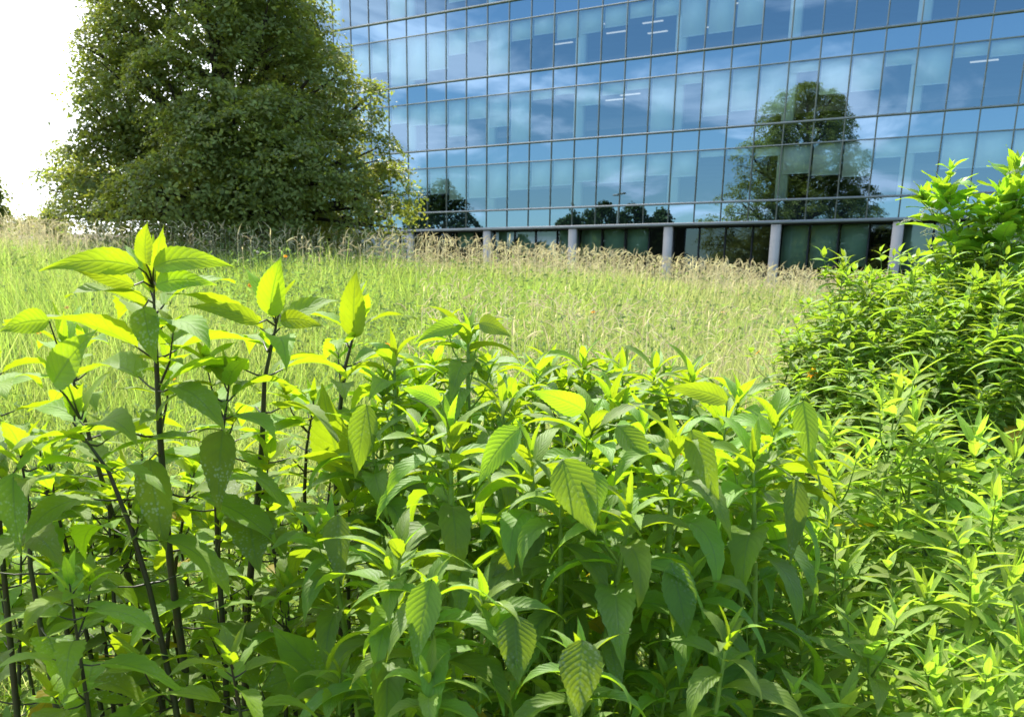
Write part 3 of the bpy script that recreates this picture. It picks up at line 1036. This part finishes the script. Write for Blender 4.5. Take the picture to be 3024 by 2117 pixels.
LX = {0: [((328, 592), (331, 500), .042, 1), ((335, 1030), (372, 1235), .062, .05), ((322, 690), (350, 812), .05, .2), ((310, 600), (112, 610), .046, .85, .32), ((345, 600), (515, 602), .046, .85, -.32), ((300, 640), (170, 606), .03, .8, .12), ((350, 640), (480, 640), .04, .6, -.25)],
      3: [((605, 705), (631, 574), .055, 1), ((580, 725), (440, 690), .035, .8, .25), ((630, 720), (725, 735), .035, .8, -.3)], 4: [((500, 965), (492, 1145), .07, .05)], 5: [((795, 755), (800, 600), .062, 1), ((768, 1060), (722, 865), .10, .75)],
      14: [((775, 1560), (612, 1405), .115, .6), ((700, 1500), (585, 1545), .08, .6)], 6: [((30, 1060), (48, 1240), .06, .1)], 2: [((120, 860), (215, 740), .06, .8), ((110, 720), (0, 748), .04, .85, .3)]}
MX = {0: [((1035, 730), (925, 775), .04, .8, .3), ((1075, 725), (1150, 760), .04, .8, -.35)], 7: [((985, 900), (905, 870), .035, .9, .1)], 14: [((1630, 900), (1500, 870), .045, .9, .2)], 20: [((1262, 1032), (1336, 1198), .072, .1), ((1328, 1052), (1334, 1172), .045, .1)], 12: [((822, 908), (796, 1072), .058, .08)], 26: [((758, 1155), (768, 1312), .055, .12)],
      17: [((968, 1300), (932, 1490), .055, .1)], 9: [((1310, 920), (1205, 880), .045, .9, .2), ((1385, 955), (1468, 1065), .05, .2)], 10: [((1550, 965), (1612, 1122), .05, .15)], 28: [((1505, 1262), (1540, 1432), .06, 0)],
      27: [((1305, 1435), (1300, 1602), .062, 0)], 25: [((1155, 1380), (1162, 1532), .06, 0)], 32: [((845, 1512), (838, 1650), .075, 0)], 19: [((1785, 1075), (1772, 1262), .045, 0)], 8: [((1165, 960), (1045, 1110), .05, .8, .25), ((1215, 1180), (1105, 1292), .055, .1)],
      13: [((1800, 900), (1822, 1050), .045, .3)], 2: [((1475, 900), (1440, 1020), .05, .2)]}
for k, (tp, via, Y, sc, lb) in enumerate(LEFT):
    herb('broad_leaved_plant', at(*tp, Y), 'cup', 100 + k, lb, group='dark stemmed broad leaved plants', scale=sc, via=[at(a, b, Y + .02 * j) for j, (a, b) in enumerate(via)],
         extra=[(at(*b_, Y - .06), at(*t_, Y - .09), w_, *g_) for b_, t_, w_, *g_ in LX.get(k, ())])

# --- middle clump: drooping lance leaves on green stems
MID = [
    ((1050, 640), 2.15, 1.05), ((882, 700), 2.1, .95), ((1310, 728), 2.5, .95), ((1232, 752), 2.6, .9), ((1475, 745), 2.4, .9), ((1400, 752), 2.55, .95), ((1560, 760), 2.3, 1.0),
    ((1010, 850), 1.72, 1.05), ((1195, 900), 1.68, 1.1), ((1330, 840), 1.78, 1.1), ((1520, 870), 1.72, 1.08), ((1375, 800), 2.1, 1.0), ((830, 885), 1.95, 1.0), ((1750, 830), 1.85, 1.05),
    ((1635, 850), 2.05, 1.0), ((1450, 850), 1.95, .95), ((895, 1115), 1.48, .95), ((965, 1195), 1.4, .9), ((1100, 740), 2.35, .95), ((1700, 905), 1.75, 1.05), ((1260, 990), 1.6, .95),
    ((1130, 800), 2.0, 1.0), ((940, 780), 2.2, .9), ((1600, 990), 1.85, .95), ((1420, 1020), 1.55, 1.0), ((1085, 1240), 1.42, .8), ((730, 1080), 1.7, .9), ((1310, 1380), 1.32, .75), ((1560, 1180), 1.6, .9),
    ((1180, 1090), 1.9, .95), ((1480, 1130), 2.0, .9), ((1040, 1060), 2.05, .95), ((850, 1280), 1.62, .85), ((1700, 1130), 1.9, .9), ((1380, 1210), 1.8, .9), ((1640, 1320), 1.45, .85), ((960, 1420), 1.3, .7),
    ((1790, 960), 2.1, .9), ((1200, 1420), 1.7, .8), ((760, 1420), 1.5, .75), ((1500, 1440), 1.5, .8),
]


def where(px, py):
    v = 'high' if py < 800 else 'in the upper middle' if py < 950 else 'halfway down' if py < 1200 else 'near the bottom'
    return v


MIDL = [
    'green-stemmed lance-leaved plant with the highest spike-like tip in the middle clump', 'lance-leaved plant just right of the big glowing upright leaf',
    'lance-leaved plant at the back, its lone narrow tip against the tan grass', 'lance-leaved plant at the back left of the lone narrow tip', 'lance-leaved plant at the back with a wing-like folded leaf, near the pale grass',
    'lance-leaved plant at the back with paired tips left of the wing-like leaf', 'lance-leaved plant at the back right with a long leaf pointing up right',
    'lance-leaved plant with a V of yellow-green tip leaves left of the centre', 'lance-leaved plant at the centre with a long arching lit leaf hanging left', 'lance-leaved plant right of the centre above the large hanging dark leaves',
    'lance-leaved plant right of the centre with bright upright tip above dark folded leaves', 'lance-leaved plant half hidden behind the central tips', 'lance-leaved plant at the clump left with two hanging dark heart-shaped leaves',
    'rightmost tall lance-leaved plant of the middle clump', 'lance-leaved plant behind and left of the rightmost tall one', 'lance-leaved plant behind the bright tips right of the centre',
    'low front lance-leaved shoot with a pair of bright horns left of the centre', 'lowest front lance-leaved shoot with many small pale leaves', 'lance-leaved plant right behind the highest tip', 'lance-leaved plant in front of the rightmost tall one',
    'lance-leaved plant in the centre front with blue-green hanging leaves', 'lance-leaved plant between the highest tip and the V-shaped tip', 'lance-leaved plant half hidden left of the highest tip', 'shaded lance-leaved plant low behind the right tips',
    'lance-leaved plant in front of the large dark hanging leaves', 'small side-leaning lance-leaved shoot right of the lowest front one', 'lance-leaved plant at the left end of the middle clump with one veined hanging leaf',
    'small dark lance-leaved shoot at the bottom centre', 'dark lance-leaved plant low right of the centre', 'shaded lance-leaved plant inside the clump left of the centre', 'shaded lance-leaved plant inside the clump right of the centre',
    'shaded lance-leaved plant behind the V-shaped tip', 'dark lance-leaved shoot low at the left of the clump', 'shaded lance-leaved plant below the rightmost tall one', 'dark lance-leaved plant between the central green stems',
    'dark lance-leaved plant at the bottom right of the clump', 'shaded low shoot at the bottom left of the centre', 'lance-leaved plant at the right fringe of the middle clump', 'shaded low lance-leaved shoot right under the centre',
    'shaded low shoot at the bottom beside the large sunlit leaf', 'shaded low lance-leaved shoot at the bottom right of the centre']
for k, (tp, Y, sc) in enumerate(MID):
    rg = np.random.default_rng(900 + k)
    herb('lance_leaved_plant', at(*tp, Y), 'sun', 300 + k, MIDL[k], group='lance leaved plants in the middle clump', scale=sc, bare=.85, lean=((-0.04 if tp[0] > 1148 else .03) + rg.normal() * .04, rg.normal() * .05),
         extra=[(at(*b_, Y - .07), at(*t_, Y - .11), w_, *g_) for b_, t_, w_, *g_ in MX.get(k, ())])

# --- further stems filling both clumps
rf = np.random.default_rng(31)
FILL = [((px, rf.uniform(900, 1230)), rf.uniform(1.95, 2.7)) for px in np.linspace(-40, 780, 22)]
FL1 = ranked(FILL, 8, 'broad-leaved plant deep in the left clump, {} from left in its {} tier', ['top', 'middle', 'bottom'])
for k, (tp, Y) in enumerate(FILL):
    herb('broad_leaved_plant', at(*tp, Y), 'cup', 1800 + k, FL1[k], group='dark stemmed broad leaved plants', scale=rf.uniform(.8, 1.0), lean=(rf.normal() * .06, rf.normal() * .05))
FILL = [((px, rf.uniform(745, 830) + 60 * smooth(1500, 1800, px)), rf.uniform(2.2, 2.7)) for px in np.linspace(860, 1780, 17)]
FL2 = ranked(FILL, 9, 'lance-leaved plant at the back edge of the middle clump, {} from left, {} tier', ['taller', 'shorter'])
for k, (tp, Y) in enumerate(FILL):
    herb('lance_leaved_plant', at(*tp, Y), 'sun', 1900 + k, FL2[k], group='lance leaved plants in the middle clump', scale=rf.uniform(.85, 1.0), lean=(rf.normal() * .05, rf.normal() * .05), bare=.85)

# --- right: narrow leaves
RIGHT = [((2020, 815), 2.35), ((2062, 860), 2.45), ((2200, 905), 2.3), ((2290, 935), 2.2), ((1960, 930), 2.5), ((1885, 985), 2.35), ((2120, 960), 2.3), ((2245, 1050), 2.0), ((1905, 1170), 1.95), ((2140, 1110), 2.05),
         ((1960, 1330), 1.6), ((2020, 1080), 2.2), ((2090, 1240), 1.85), ((2200, 1240), 1.75), ((1840, 1100), 2.2), ((2290, 1200), 1.8), ((1830, 1300), 1.9), ((2110, 1400), 1.55), ((2250, 1420), 1.5), ((1900, 1480), 1.5), ((2010, 1460), 1.7),
         ((1985, 1010), 2.55), ((2150, 1010), 2.5), ((2260, 980), 2.6), ((1930, 1060), 2.7), ((1870, 900), 2.9), ((2100, 905), 2.9), ((2180, 1500), 1.45), ((2310, 1330), 1.6), ((1800, 1450), 1.7)]
RL = ranked(RIGHT, 6, 'pale narrow-leaved plant, {} from left in the {} row, right of middle clump', ['topmost', 'second', 'third', 'fourth', 'bottom'])
for k, (tp, Y) in enumerate(RIGHT):
    rg = np.random.default_rng(1500 + k)
    herb('narrow_leaved_plant', at(*tp, Y), 'narrow', 600 + k, RL[k], group='narrow leaved plants lower right', lean=(rg.normal() * .06, rg.normal() * .05), scale=1.05)

# --- tall plant with flower spikes at the right edge
for k, (tp, Y, via, lb) in enumerate([
        ((2118, 372), 4.3, [(2140, 480), (2160, 620), (2190, 900)], 'tall broad-leaved flowering plant rising above the shrub, left stem with leaf tuft'),
        ((2286, 318), 4.2, [(2275, 450), (2255, 600), (2250, 900)], 'tallest broad-leaved flowering plant at the right edge with cream flower spikes'),
        ((2205, 440), 4.25, [(2210, 520), (2215, 650), (2215, 900)], 'broad-leaved flowering plant between the two tall ones, with drooping cream flower spikes'),
        ((2070, 400), 4.4, [(2110, 480), (2150, 620), (2180, 900)], 'leftmost flowering stem above the shrub, leaning left with a few broad leaves'),
        ((2250, 390), 4.15, [(2250, 480), (2240, 620), (2235, 900)], 'flowering plant with broad pale leaves just left of the tallest one at the right edge')]):
    r_ = herb('flowering_plant', at(*tp, Y), 'poke', 800 + k, lb, group='flowering plants at the right edge', via=[at(a, b, Y) for a, b in via], scale=1.15, bare=.8)
    rg = np.random.default_rng(850 + k)
    base = np.array(r_.location)
    for q_ in range(4):
        g = Geo()
        p0 = at(tp[0] + rg.uniform(-20, 25), tp[1] + rg.uniform(60, 170), Y - .03)
        a = rg.uniform(0, 6.28)
        tt = np.linspace(0, 1, 9)[:, None]
        path = p0 + np.array((math.cos(a), math.sin(a), .5)) * tt * .09 - np.array((0, 0, 1)) * tt ** 2 * .05
        tube(g, path, .0012, 4)
        for pp in path[2:]:
            for w_ in range(6):
                c_ = pp + rg.normal(size=3) * .004
                tube(g, [c_ - (0, 0, .0022), c_, c_ + (0, 0, .0022)], [.0006, .0022, .0006], 5)
        g.build('flower_spike', MAT['cream'], r_, True, origin=base)

# --- dense clump behind on the right: a few plants built once, then copied
protos = []
for k in range(7):
    rg = np.random.default_rng(700 + k)
    P = np.array([(0, 0, 0), (.02, 0, .5), (rg.normal() * .05, rg.normal() * .05, 1.0), (rg.normal() * .08, rg.normal() * .08, 1.85)])
    P = np.array([[np.interp(a, range(4), P[:, j]) for j in range(3)] for a in np.linspace(0, 3, 16)])
    protos.append((herb_geo(P, 'small', rg, False, 1.0, bare=1.35), P))
built = {}
rg = np.random.default_rng(77)
SHRUB = [((1895, 572), 4.2), ((1962, 560), 4.3), ((2032, 545), 4.3), ((2092, 520), 4.4), ((2132, 532), 4.2), ((2200, 560), 4.2), ((2290, 525), 4.3), ((1868, 640), 4.1), ((1812, 678), 4.3), ((1795, 745), 4.2),
         ((1930, 600), 4.6), ((2000, 575), 4.7), ((2070, 560), 4.8), ((2150, 550), 4.7), ((2240, 545), 4.7), ((1850, 690), 4.6), ((1910, 660), 3.9), ((1975, 640), 3.8), ((2045, 620), 3.8), ((2110, 600), 3.7), ((2175, 640), 3.7),
         ((2250, 620), 3.7), ((1880, 730), 3.8), ((1945, 740), 3.6), ((2020, 720), 3.5), ((2095, 700), 3.5), ((2160, 730), 3.4), ((2235, 710), 3.4), ((2290, 680), 3.5), ((1990, 800), 3.3), ((2130, 800), 3.2),
         ((2210, 800), 3.2), ((2280, 790), 3.2), ((2320, 600), 4.0), ((2340, 540), 4.6), ((2350, 700), 3.6), ((2330, 850), 3.1), ((2060, 790), 3.3), ((1840, 800), 3.9), ((1905, 820), 3.6), ((2120, 660), 4.0), ((2000, 680), 4.1),
         ((2370, 620), 4.3), ((2390, 560), 4.8), ((2270, 580), 5.0), ((2180, 570), 5.1), ((2080, 560), 5.1), ((1990, 590), 5.0)]
rs = np.random.default_rng(5)
SHRUB += [((rs.uniform(1860, 2420), 0), rs.uniform(3.5, 5.4)) for _ in range(34)]
SHRUB = [((a_, b_ if b_ else float(np.interp(a_, [1800, 1860, 1960, 2100, 2300, 2500], [740, 660, 600, 560, 560, 560]) + rs.uniform(0, 170))), Y) for (a_, b_), Y in SHRUB]
SL = ranked(SHRUB, 12, 'small-leaved plant of the dense right clump, {} from left in its {} tier of tips', ['topmost', 'second', 'third', 'fourth', 'fifth', 'sixth', 'lowest'])
for k, (tp, Y) in enumerate(SHRUB):
    tip = at(*tp, Y) + np.array((0, 0, rg.uniform(-.24, .0) + (.1 if tp[0] > 2150 else 0)))
    (gs, gf), P = protos[k % 7]
    bx, by = tip[0] - P[-1][0], tip[1] - P[-1][1]
    bz = float(terrain(bx, by))
    lb = SL[k]
    if k % 7 not in built:
        r_ = empty('small_leaved_plant', (bx, by, bz))
        a_ = gs.build('stem', MAT['greenstem'], r_, True)
        b_ = gf.build('foliage', MAT['shrub'], r_, True)
        built[k % 7] = (r_, a_, b_)
    else:
        r0, a0, b0 = built[k % 7]
        r_ = link(r0.copy())
        for ch in (a0, b0):
            link(ch.copy(), r_)
        r_.location = (bx, by, bz)
    r_.rotation_euler = (0, 0, 0)
    s_ = (tip[2] - bz) / P[-1][2]
    r_.scale = (1.0, 1.0, s_)
    tag(r_, lb, 'plant', 'small leaved plants in the dense clump')

# ------------------------------------------------------------------ meadow
def blades(name, xy, h, w, lean, age, seed, matn='grass', seg=2):
    rg = np.random.default_rng(seed)
    n = len(xy)
    z = terrain(xy[:, 0], xy[:, 1])
    B = np.stack([xy[:, 0], xy[:, 1], z], -1)
    a = rg.uniform(0, 2 * np.pi, n)
    D = np.stack([np.cos(a), np.sin(a), np.zeros(n)], -1)
    S = np.stack([-np.sin(a + rg.normal(size=n) * .5), np.cos(a), np.zeros(n)], -1)
    rows = []
    for k in range(seg + 1):
        f = k / seg
        c = B + D * (lean * h * f ** 2)[:, None] + np.array((0, 0, 1)) * (h * f * (1 - .18 * lean * f))[:, None]
        ww = w * (1.0 if k == 0 else (0.85 if k < seg else .08))
        rows.append(c - S * (ww / 2)[:, None])
        rows.append(c + S * (ww / 2)[:, None])
    V = np.stack(rows, 1)
    k2 = 2 * (seg + 1)
    i0 = np.arange(n)[:, None] * k2
    F = np.concatenate([np.stack([i0 + 2 * k, i0 + 2 * k + 1, i0 + 2 * k + 3, i0 + 2 * k + 2], -1) for k in range(seg)], 1).reshape(-1, 4)
    t_ = np.zeros((n, 4))
    t_[:, 0] = rg.random(n)
    t_[:, 1] = age
    g = Geo()
    g.add(V.reshape(-1, 3), F, tint=np.repeat(t_, k2, 0))
    o = g.build(name, MAT[matn])
    return o


def patch(x, y, sc=1.0, ph=0.0):
    return .5 + .25 * (np.sin(x * .9 * sc + 1.3 * np.sin(y * .5 * sc + ph)) + np.sin(y * .35 * sc + 1.7 * np.sin(x * .6 * sc + 2 + ph)))


rg = np.random.default_rng(9)


def scat(n, y0, y1, smax=.72, pw=1.0):
    y = y0 * (y1 / y0) ** (rg.random(n) ** pw)
    s = rg.uniform(-smax, smax, n)
    return np.stack([s * y, y], -1)


# tall meadow, 5 to 40 m
xy = scat(230000, 4.5, 42)
x_, y_ = xy.T
pt = patch(x_, y_, 1.0)
hgt = (.42 + .38 * rg.random(len(xy)) + .3 * (rg.random(len(xy)) < .04)) * (0.72 + .5 * pt) * np.interp(y_, [4, 8, 20], [.9, 1, 1.05])
far = smooth(14, 28, y_)
age = np.clip(.5 * rg.random(len(xy)) ** 2.8 + .4 * smooth(23, 31, y_) + .35 * (patch(x_, y_, 1.7, 3) - .5) + .3 * (patch(x_, y_, .5, 1) - .5) + .12 * smooth(0, .2, x_ / y_), 0, 1)
wd = np.interp(y_, [4, 10, 20, 40], [.007, .011, .018, .028]) * rg.uniform(.6, 1.3, len(xy))
tag(blades('meadow_grass', xy, hgt, wd, rg.uniform(.1, .7, len(xy)), age, 1), 'tall green and straw coloured meadow grass', 'grass', kind='stuff')
# near fill, between and behind the plants
xy = scat(60000, 1.6, 5.5, .8)
pt = patch(*xy.T, 3.0)
hgt = (.25 + .4 * rg.random(len(xy))) * (.7 + .6 * pt) * np.interp(xy[:, 1], [1.6, 2.5, 5], [.7, .9, 1.1])
tag(blades('grass', xy, hgt, rg.uniform(.004, .009, len(xy)), rg.uniform(.2, .9, len(xy)), np.clip(rg.random(len(xy)) ** 4, 0, 1), 2, seg=3), 'bright green grass growing between the plants', 'grass', kind='stuff')


# leafy weeds in the meadow: one tangle of small leaves
def weeds(name, n, y0, y1, zlo, zhi, ls, seed, smax=.7, label='', green=.5, h0=0.0):
    rg = np.random.default_rng(seed)
    y = y0 * (y1 / y0) ** rg.random(n)
    s = rg.uniform(-smax, smax, n)
    x = s * y
    # gather in clumps
    cx_ = x + rg.normal(scale=.05, size=n) * y * .1
    P = np.stack([cx_, y, terrain(cx_, y) + rg.uniform(zlo, zhi, n) * (.6 + .6 * patch(cx_, y, 1.6, 1))], -1)
    NR = rg.normal(size=(n, 3)) * .5 + np.array((0, 0, 1))
    NR /= np.linalg.norm(NR, axis=1)[:, None]
    A = np.cross(NR, rg.normal(size=(n, 3)))
    A /= np.linalg.norm(A, axis=1)[:, None]
    B = np.cross(NR, A)
    sz = (ls * rg.uniform(.6, 1.4, n) * np.interp(y, [2, 8, 30], [1, 1.3, 2.4]))[:, None]
    V = np.stack([P - A * sz * .5, P + B * sz * .17, P + A * sz * .5, P - B * sz * .17], 1)
    t_ = np.zeros((n, 4))
    t_[:, 0] = rg.random(n)
    t_[:, 1] = rg.random(n) * green
    g = Geo()
    g.add(V.reshape(-1, 3), np.arange(n * 4).reshape(n, 4), tint=np.repeat(t_, 4, 0))
    o = g.build(name, MAT['weed'])
    tag(o, label, 'weeds', kind='stuff')
    return o


weeds('meadow_weeds', 60000, 4.5, 30, .2, .66, .045, 5, label='leafy green weeds mixed through the meadow grass')
weeds('tall_weeds', 22000, 9, 33, .45, .95, .045, 15, label='taller leafy weeds standing in patches of the far meadow', green=.15)
weeds('undergrowth', 26000, 1.9, 5.0, .05, .75, .06, 6, smax=.8, label='leafy undergrowth between the plant stems')


# nodding seed heads
def seedheads(xy, seed, ln=.2, hmin=.8, hmax=1.05):
    rg = np.random.default_rng(seed)
    n = len(xy)
    z = terrain(xy[:, 0], xy[:, 1])
    h = rg.uniform(hmin, hmax, n)
    a = rg.normal(scale=.9, size=n) + np.where(rg.random(n) < .6, 0, math.pi)
    D = np.stack([np.cos(a), np.sin(a), np.zeros(n)], -1)
    B = np.stack([xy[:, 0], xy[:, 1], z], -1)
    L = ln * rg.uniform(.45, 1.5, n)
    g = Geo()
    T0 = B + np.array((0, 0, 1)) * h[:, None] + D * .08
    sd = rg.normal(size=(n, 3))
    sd[:, 2] = 0
    sd = np.cross(sd, D) * 0 + np.stack([-np.sin(a), np.cos(a), np.zeros(n)], -1)
    rows = []
    thk = np.interp(xy[:, 1], [5, 15, 30], [.008, .014, .024])
    prof = [.3, 1, .9, .6, .1]
    el = rg.uniform(.4, 1.5, n)
    dr = rg.uniform(.1, 1.9, n)
    c = T0.copy()
    tint = np.zeros((n, 4))
    tint[:, 0] = rg.random(n)
    tint[:, 1] = rg.random(n)
    for off in (0, 1):
        rows = []
        c = T0.copy()
        for k in range(5):
            e = el - dr * k / 4
            if off == 0:
                s_ = sd
            else:
                s_ = -D * np.sin(e)[:, None] + np.array((0, 0, 1)) * np.cos(e)[:, None]
            rows += [c - s_ * (thk * prof[k])[:, None] / 2 * 1.0, c + s_ * (thk * prof[k])[:, None] / 2]
            c = c + (D * np.cos(e)[:, None] + np.array((0, 0, 1)) * np.sin(e)[:, None]) * (L / 4)[:, None]
        V = np.stack(rows, 1)
        i0 = np.arange(n)[:, None] * 10
        F = np.concatenate([np.stack([i0 + 2 * k, i0 + 2 * k + 1, i0 + 2 * k + 3, i0 + 2 * k + 2], -1) for k in range(4)], 1).reshape(-1, 4)
        g.add(V.reshape(-1, 3), F, tint=np.repeat(tint, 10, 0))
    w = thk * .25
    V = np.stack([B - sd * w[:, None] / 2, B + sd * w[:, None] / 2, T0 + sd * w[:, None] / 2, T0 - sd * w[:, None] / 2], 1)
    g.add(V.reshape(-1, 3), np.arange(n * 4).reshape(n, 4), tint=np.repeat(tint, 4, 0))
    return g


y = 38 - 20 * rg.random(19000) ** 1.2
y = y[y > 19 + 7 * rg.random(len(y))]
xy = np.stack([rg.uniform(-.7, .6, len(y)) * y, y], -1)
xy = xy[rg.random(len(xy)) < .25 + .9 * patch(xy[:, 0], xy[:, 1], 1.3, 5)]
o = seedheads(xy, 12, .20, .60, 1.25).build('seed_heads', MAT['seed'])
tag(o, 'nodding tan seed heads along the top of the meadow', 'grass', kind='stuff')
y = rg.uniform(5, 16, 1500)
xy = np.stack([rg.uniform(-.1, .45, len(y)) * y, y], -1)
o = seedheads(xy, 13, .12, .65, .9).build('pale_grass_spikes', MAT['seed'])
tag(o, 'pale thin seed spikes standing in the nearer meadow', 'grass', kind='stuff')

# ------------------------------------------------------------------ orange flowers
def flower(p, s, rg, proto):
    if proto is None:
        r_ = empty('orange_flower', p)
        g = Geo()
        for k in range(9):
            leaf(g, np.array((0, 0, 0)), k * .698, .25, .028, .011, rg, 'lance', .5, .1, 0, 5, 1, 0, .5)
        b = g.build('petals', MAT['orange'], r_, True)
        g = Geo()
        tube(g, [(0, 0, -.5), (.01, 0, -.25), (0, 0, 0)], .0018, 5)
        tube(g, [(0, 0, -.004), (0, 0, .003), (0, 0, .008)], [.002, .006, .002], 7)
        a = g.build('stem', MAT['greenstem'], r_, True)
        return r_, a, b
    r_ = link(proto[0].copy())
    for ch in proto[1:]:
        link(ch.copy(), r_)
    return r_


pr = None
rg = np.random.default_rng(40)
FL = [(1830, 802, 4.0), (1822, 836, 3.9), (1838, 845, 4.0), (1845, 818, 4.1), (848, 1030, 2.6), (150, 690, 9), (88, 745, 8), (640, 575, 12), (645, 755, 8), (870, 775, 7), (560, 640, 11), (1440, 640, 13), (1330, 700, 10), (1530, 1015, 3.2),
      (385, 848, 6), (655, 770, 7), (1950, 1290, 2.6), (1240, 660, 12), (1700, 790, 6), (1620, 700, 10)]
NM = ['top one of the cluster left of the dense clump', 'lowest left one of the cluster left of the dense clump', 'lowest right one of the cluster left of the dense clump', 'rightmost one of the cluster left of the dense clump',
      'showing through the gap left of the middle clump', 'between the two leftmost plant tops', 'above the far left plant top', 'above the single tall upright leaf', 'just right of the second dark stem', 'just right of the big glowing leaf',
      'left of the single tall upright leaf', 'far off below the glass building', 'behind the lone narrow tip', 'low between the right stems of the middle clump', 'beside the tallest dark stem',
      'slightly right of another near the second dark stem', 'low among the narrow-leaved plants', 'far off above the middle clump', 'near the right fringe of the middle clump', 'far off right of the pale grass']
for k, (px, py, Y) in enumerate(FL):
    p = at(px, py, Y)
    r_ = flower(p, 1, rg, pr)
    if pr is None:
        pr = r_
        r_ = pr[0]
    r_.location = [float(v) for v in p]
    r_.rotation_euler = (rg.normal() * .4 + .5, rg.normal() * .3, rg.uniform(0, 6))
    s_ = 1.0
    r_.scale = (s_, s_, s_)
    tag(r_, 'small orange wildflower ' + NM[k], 'flower', 'orange flowers dotted about')
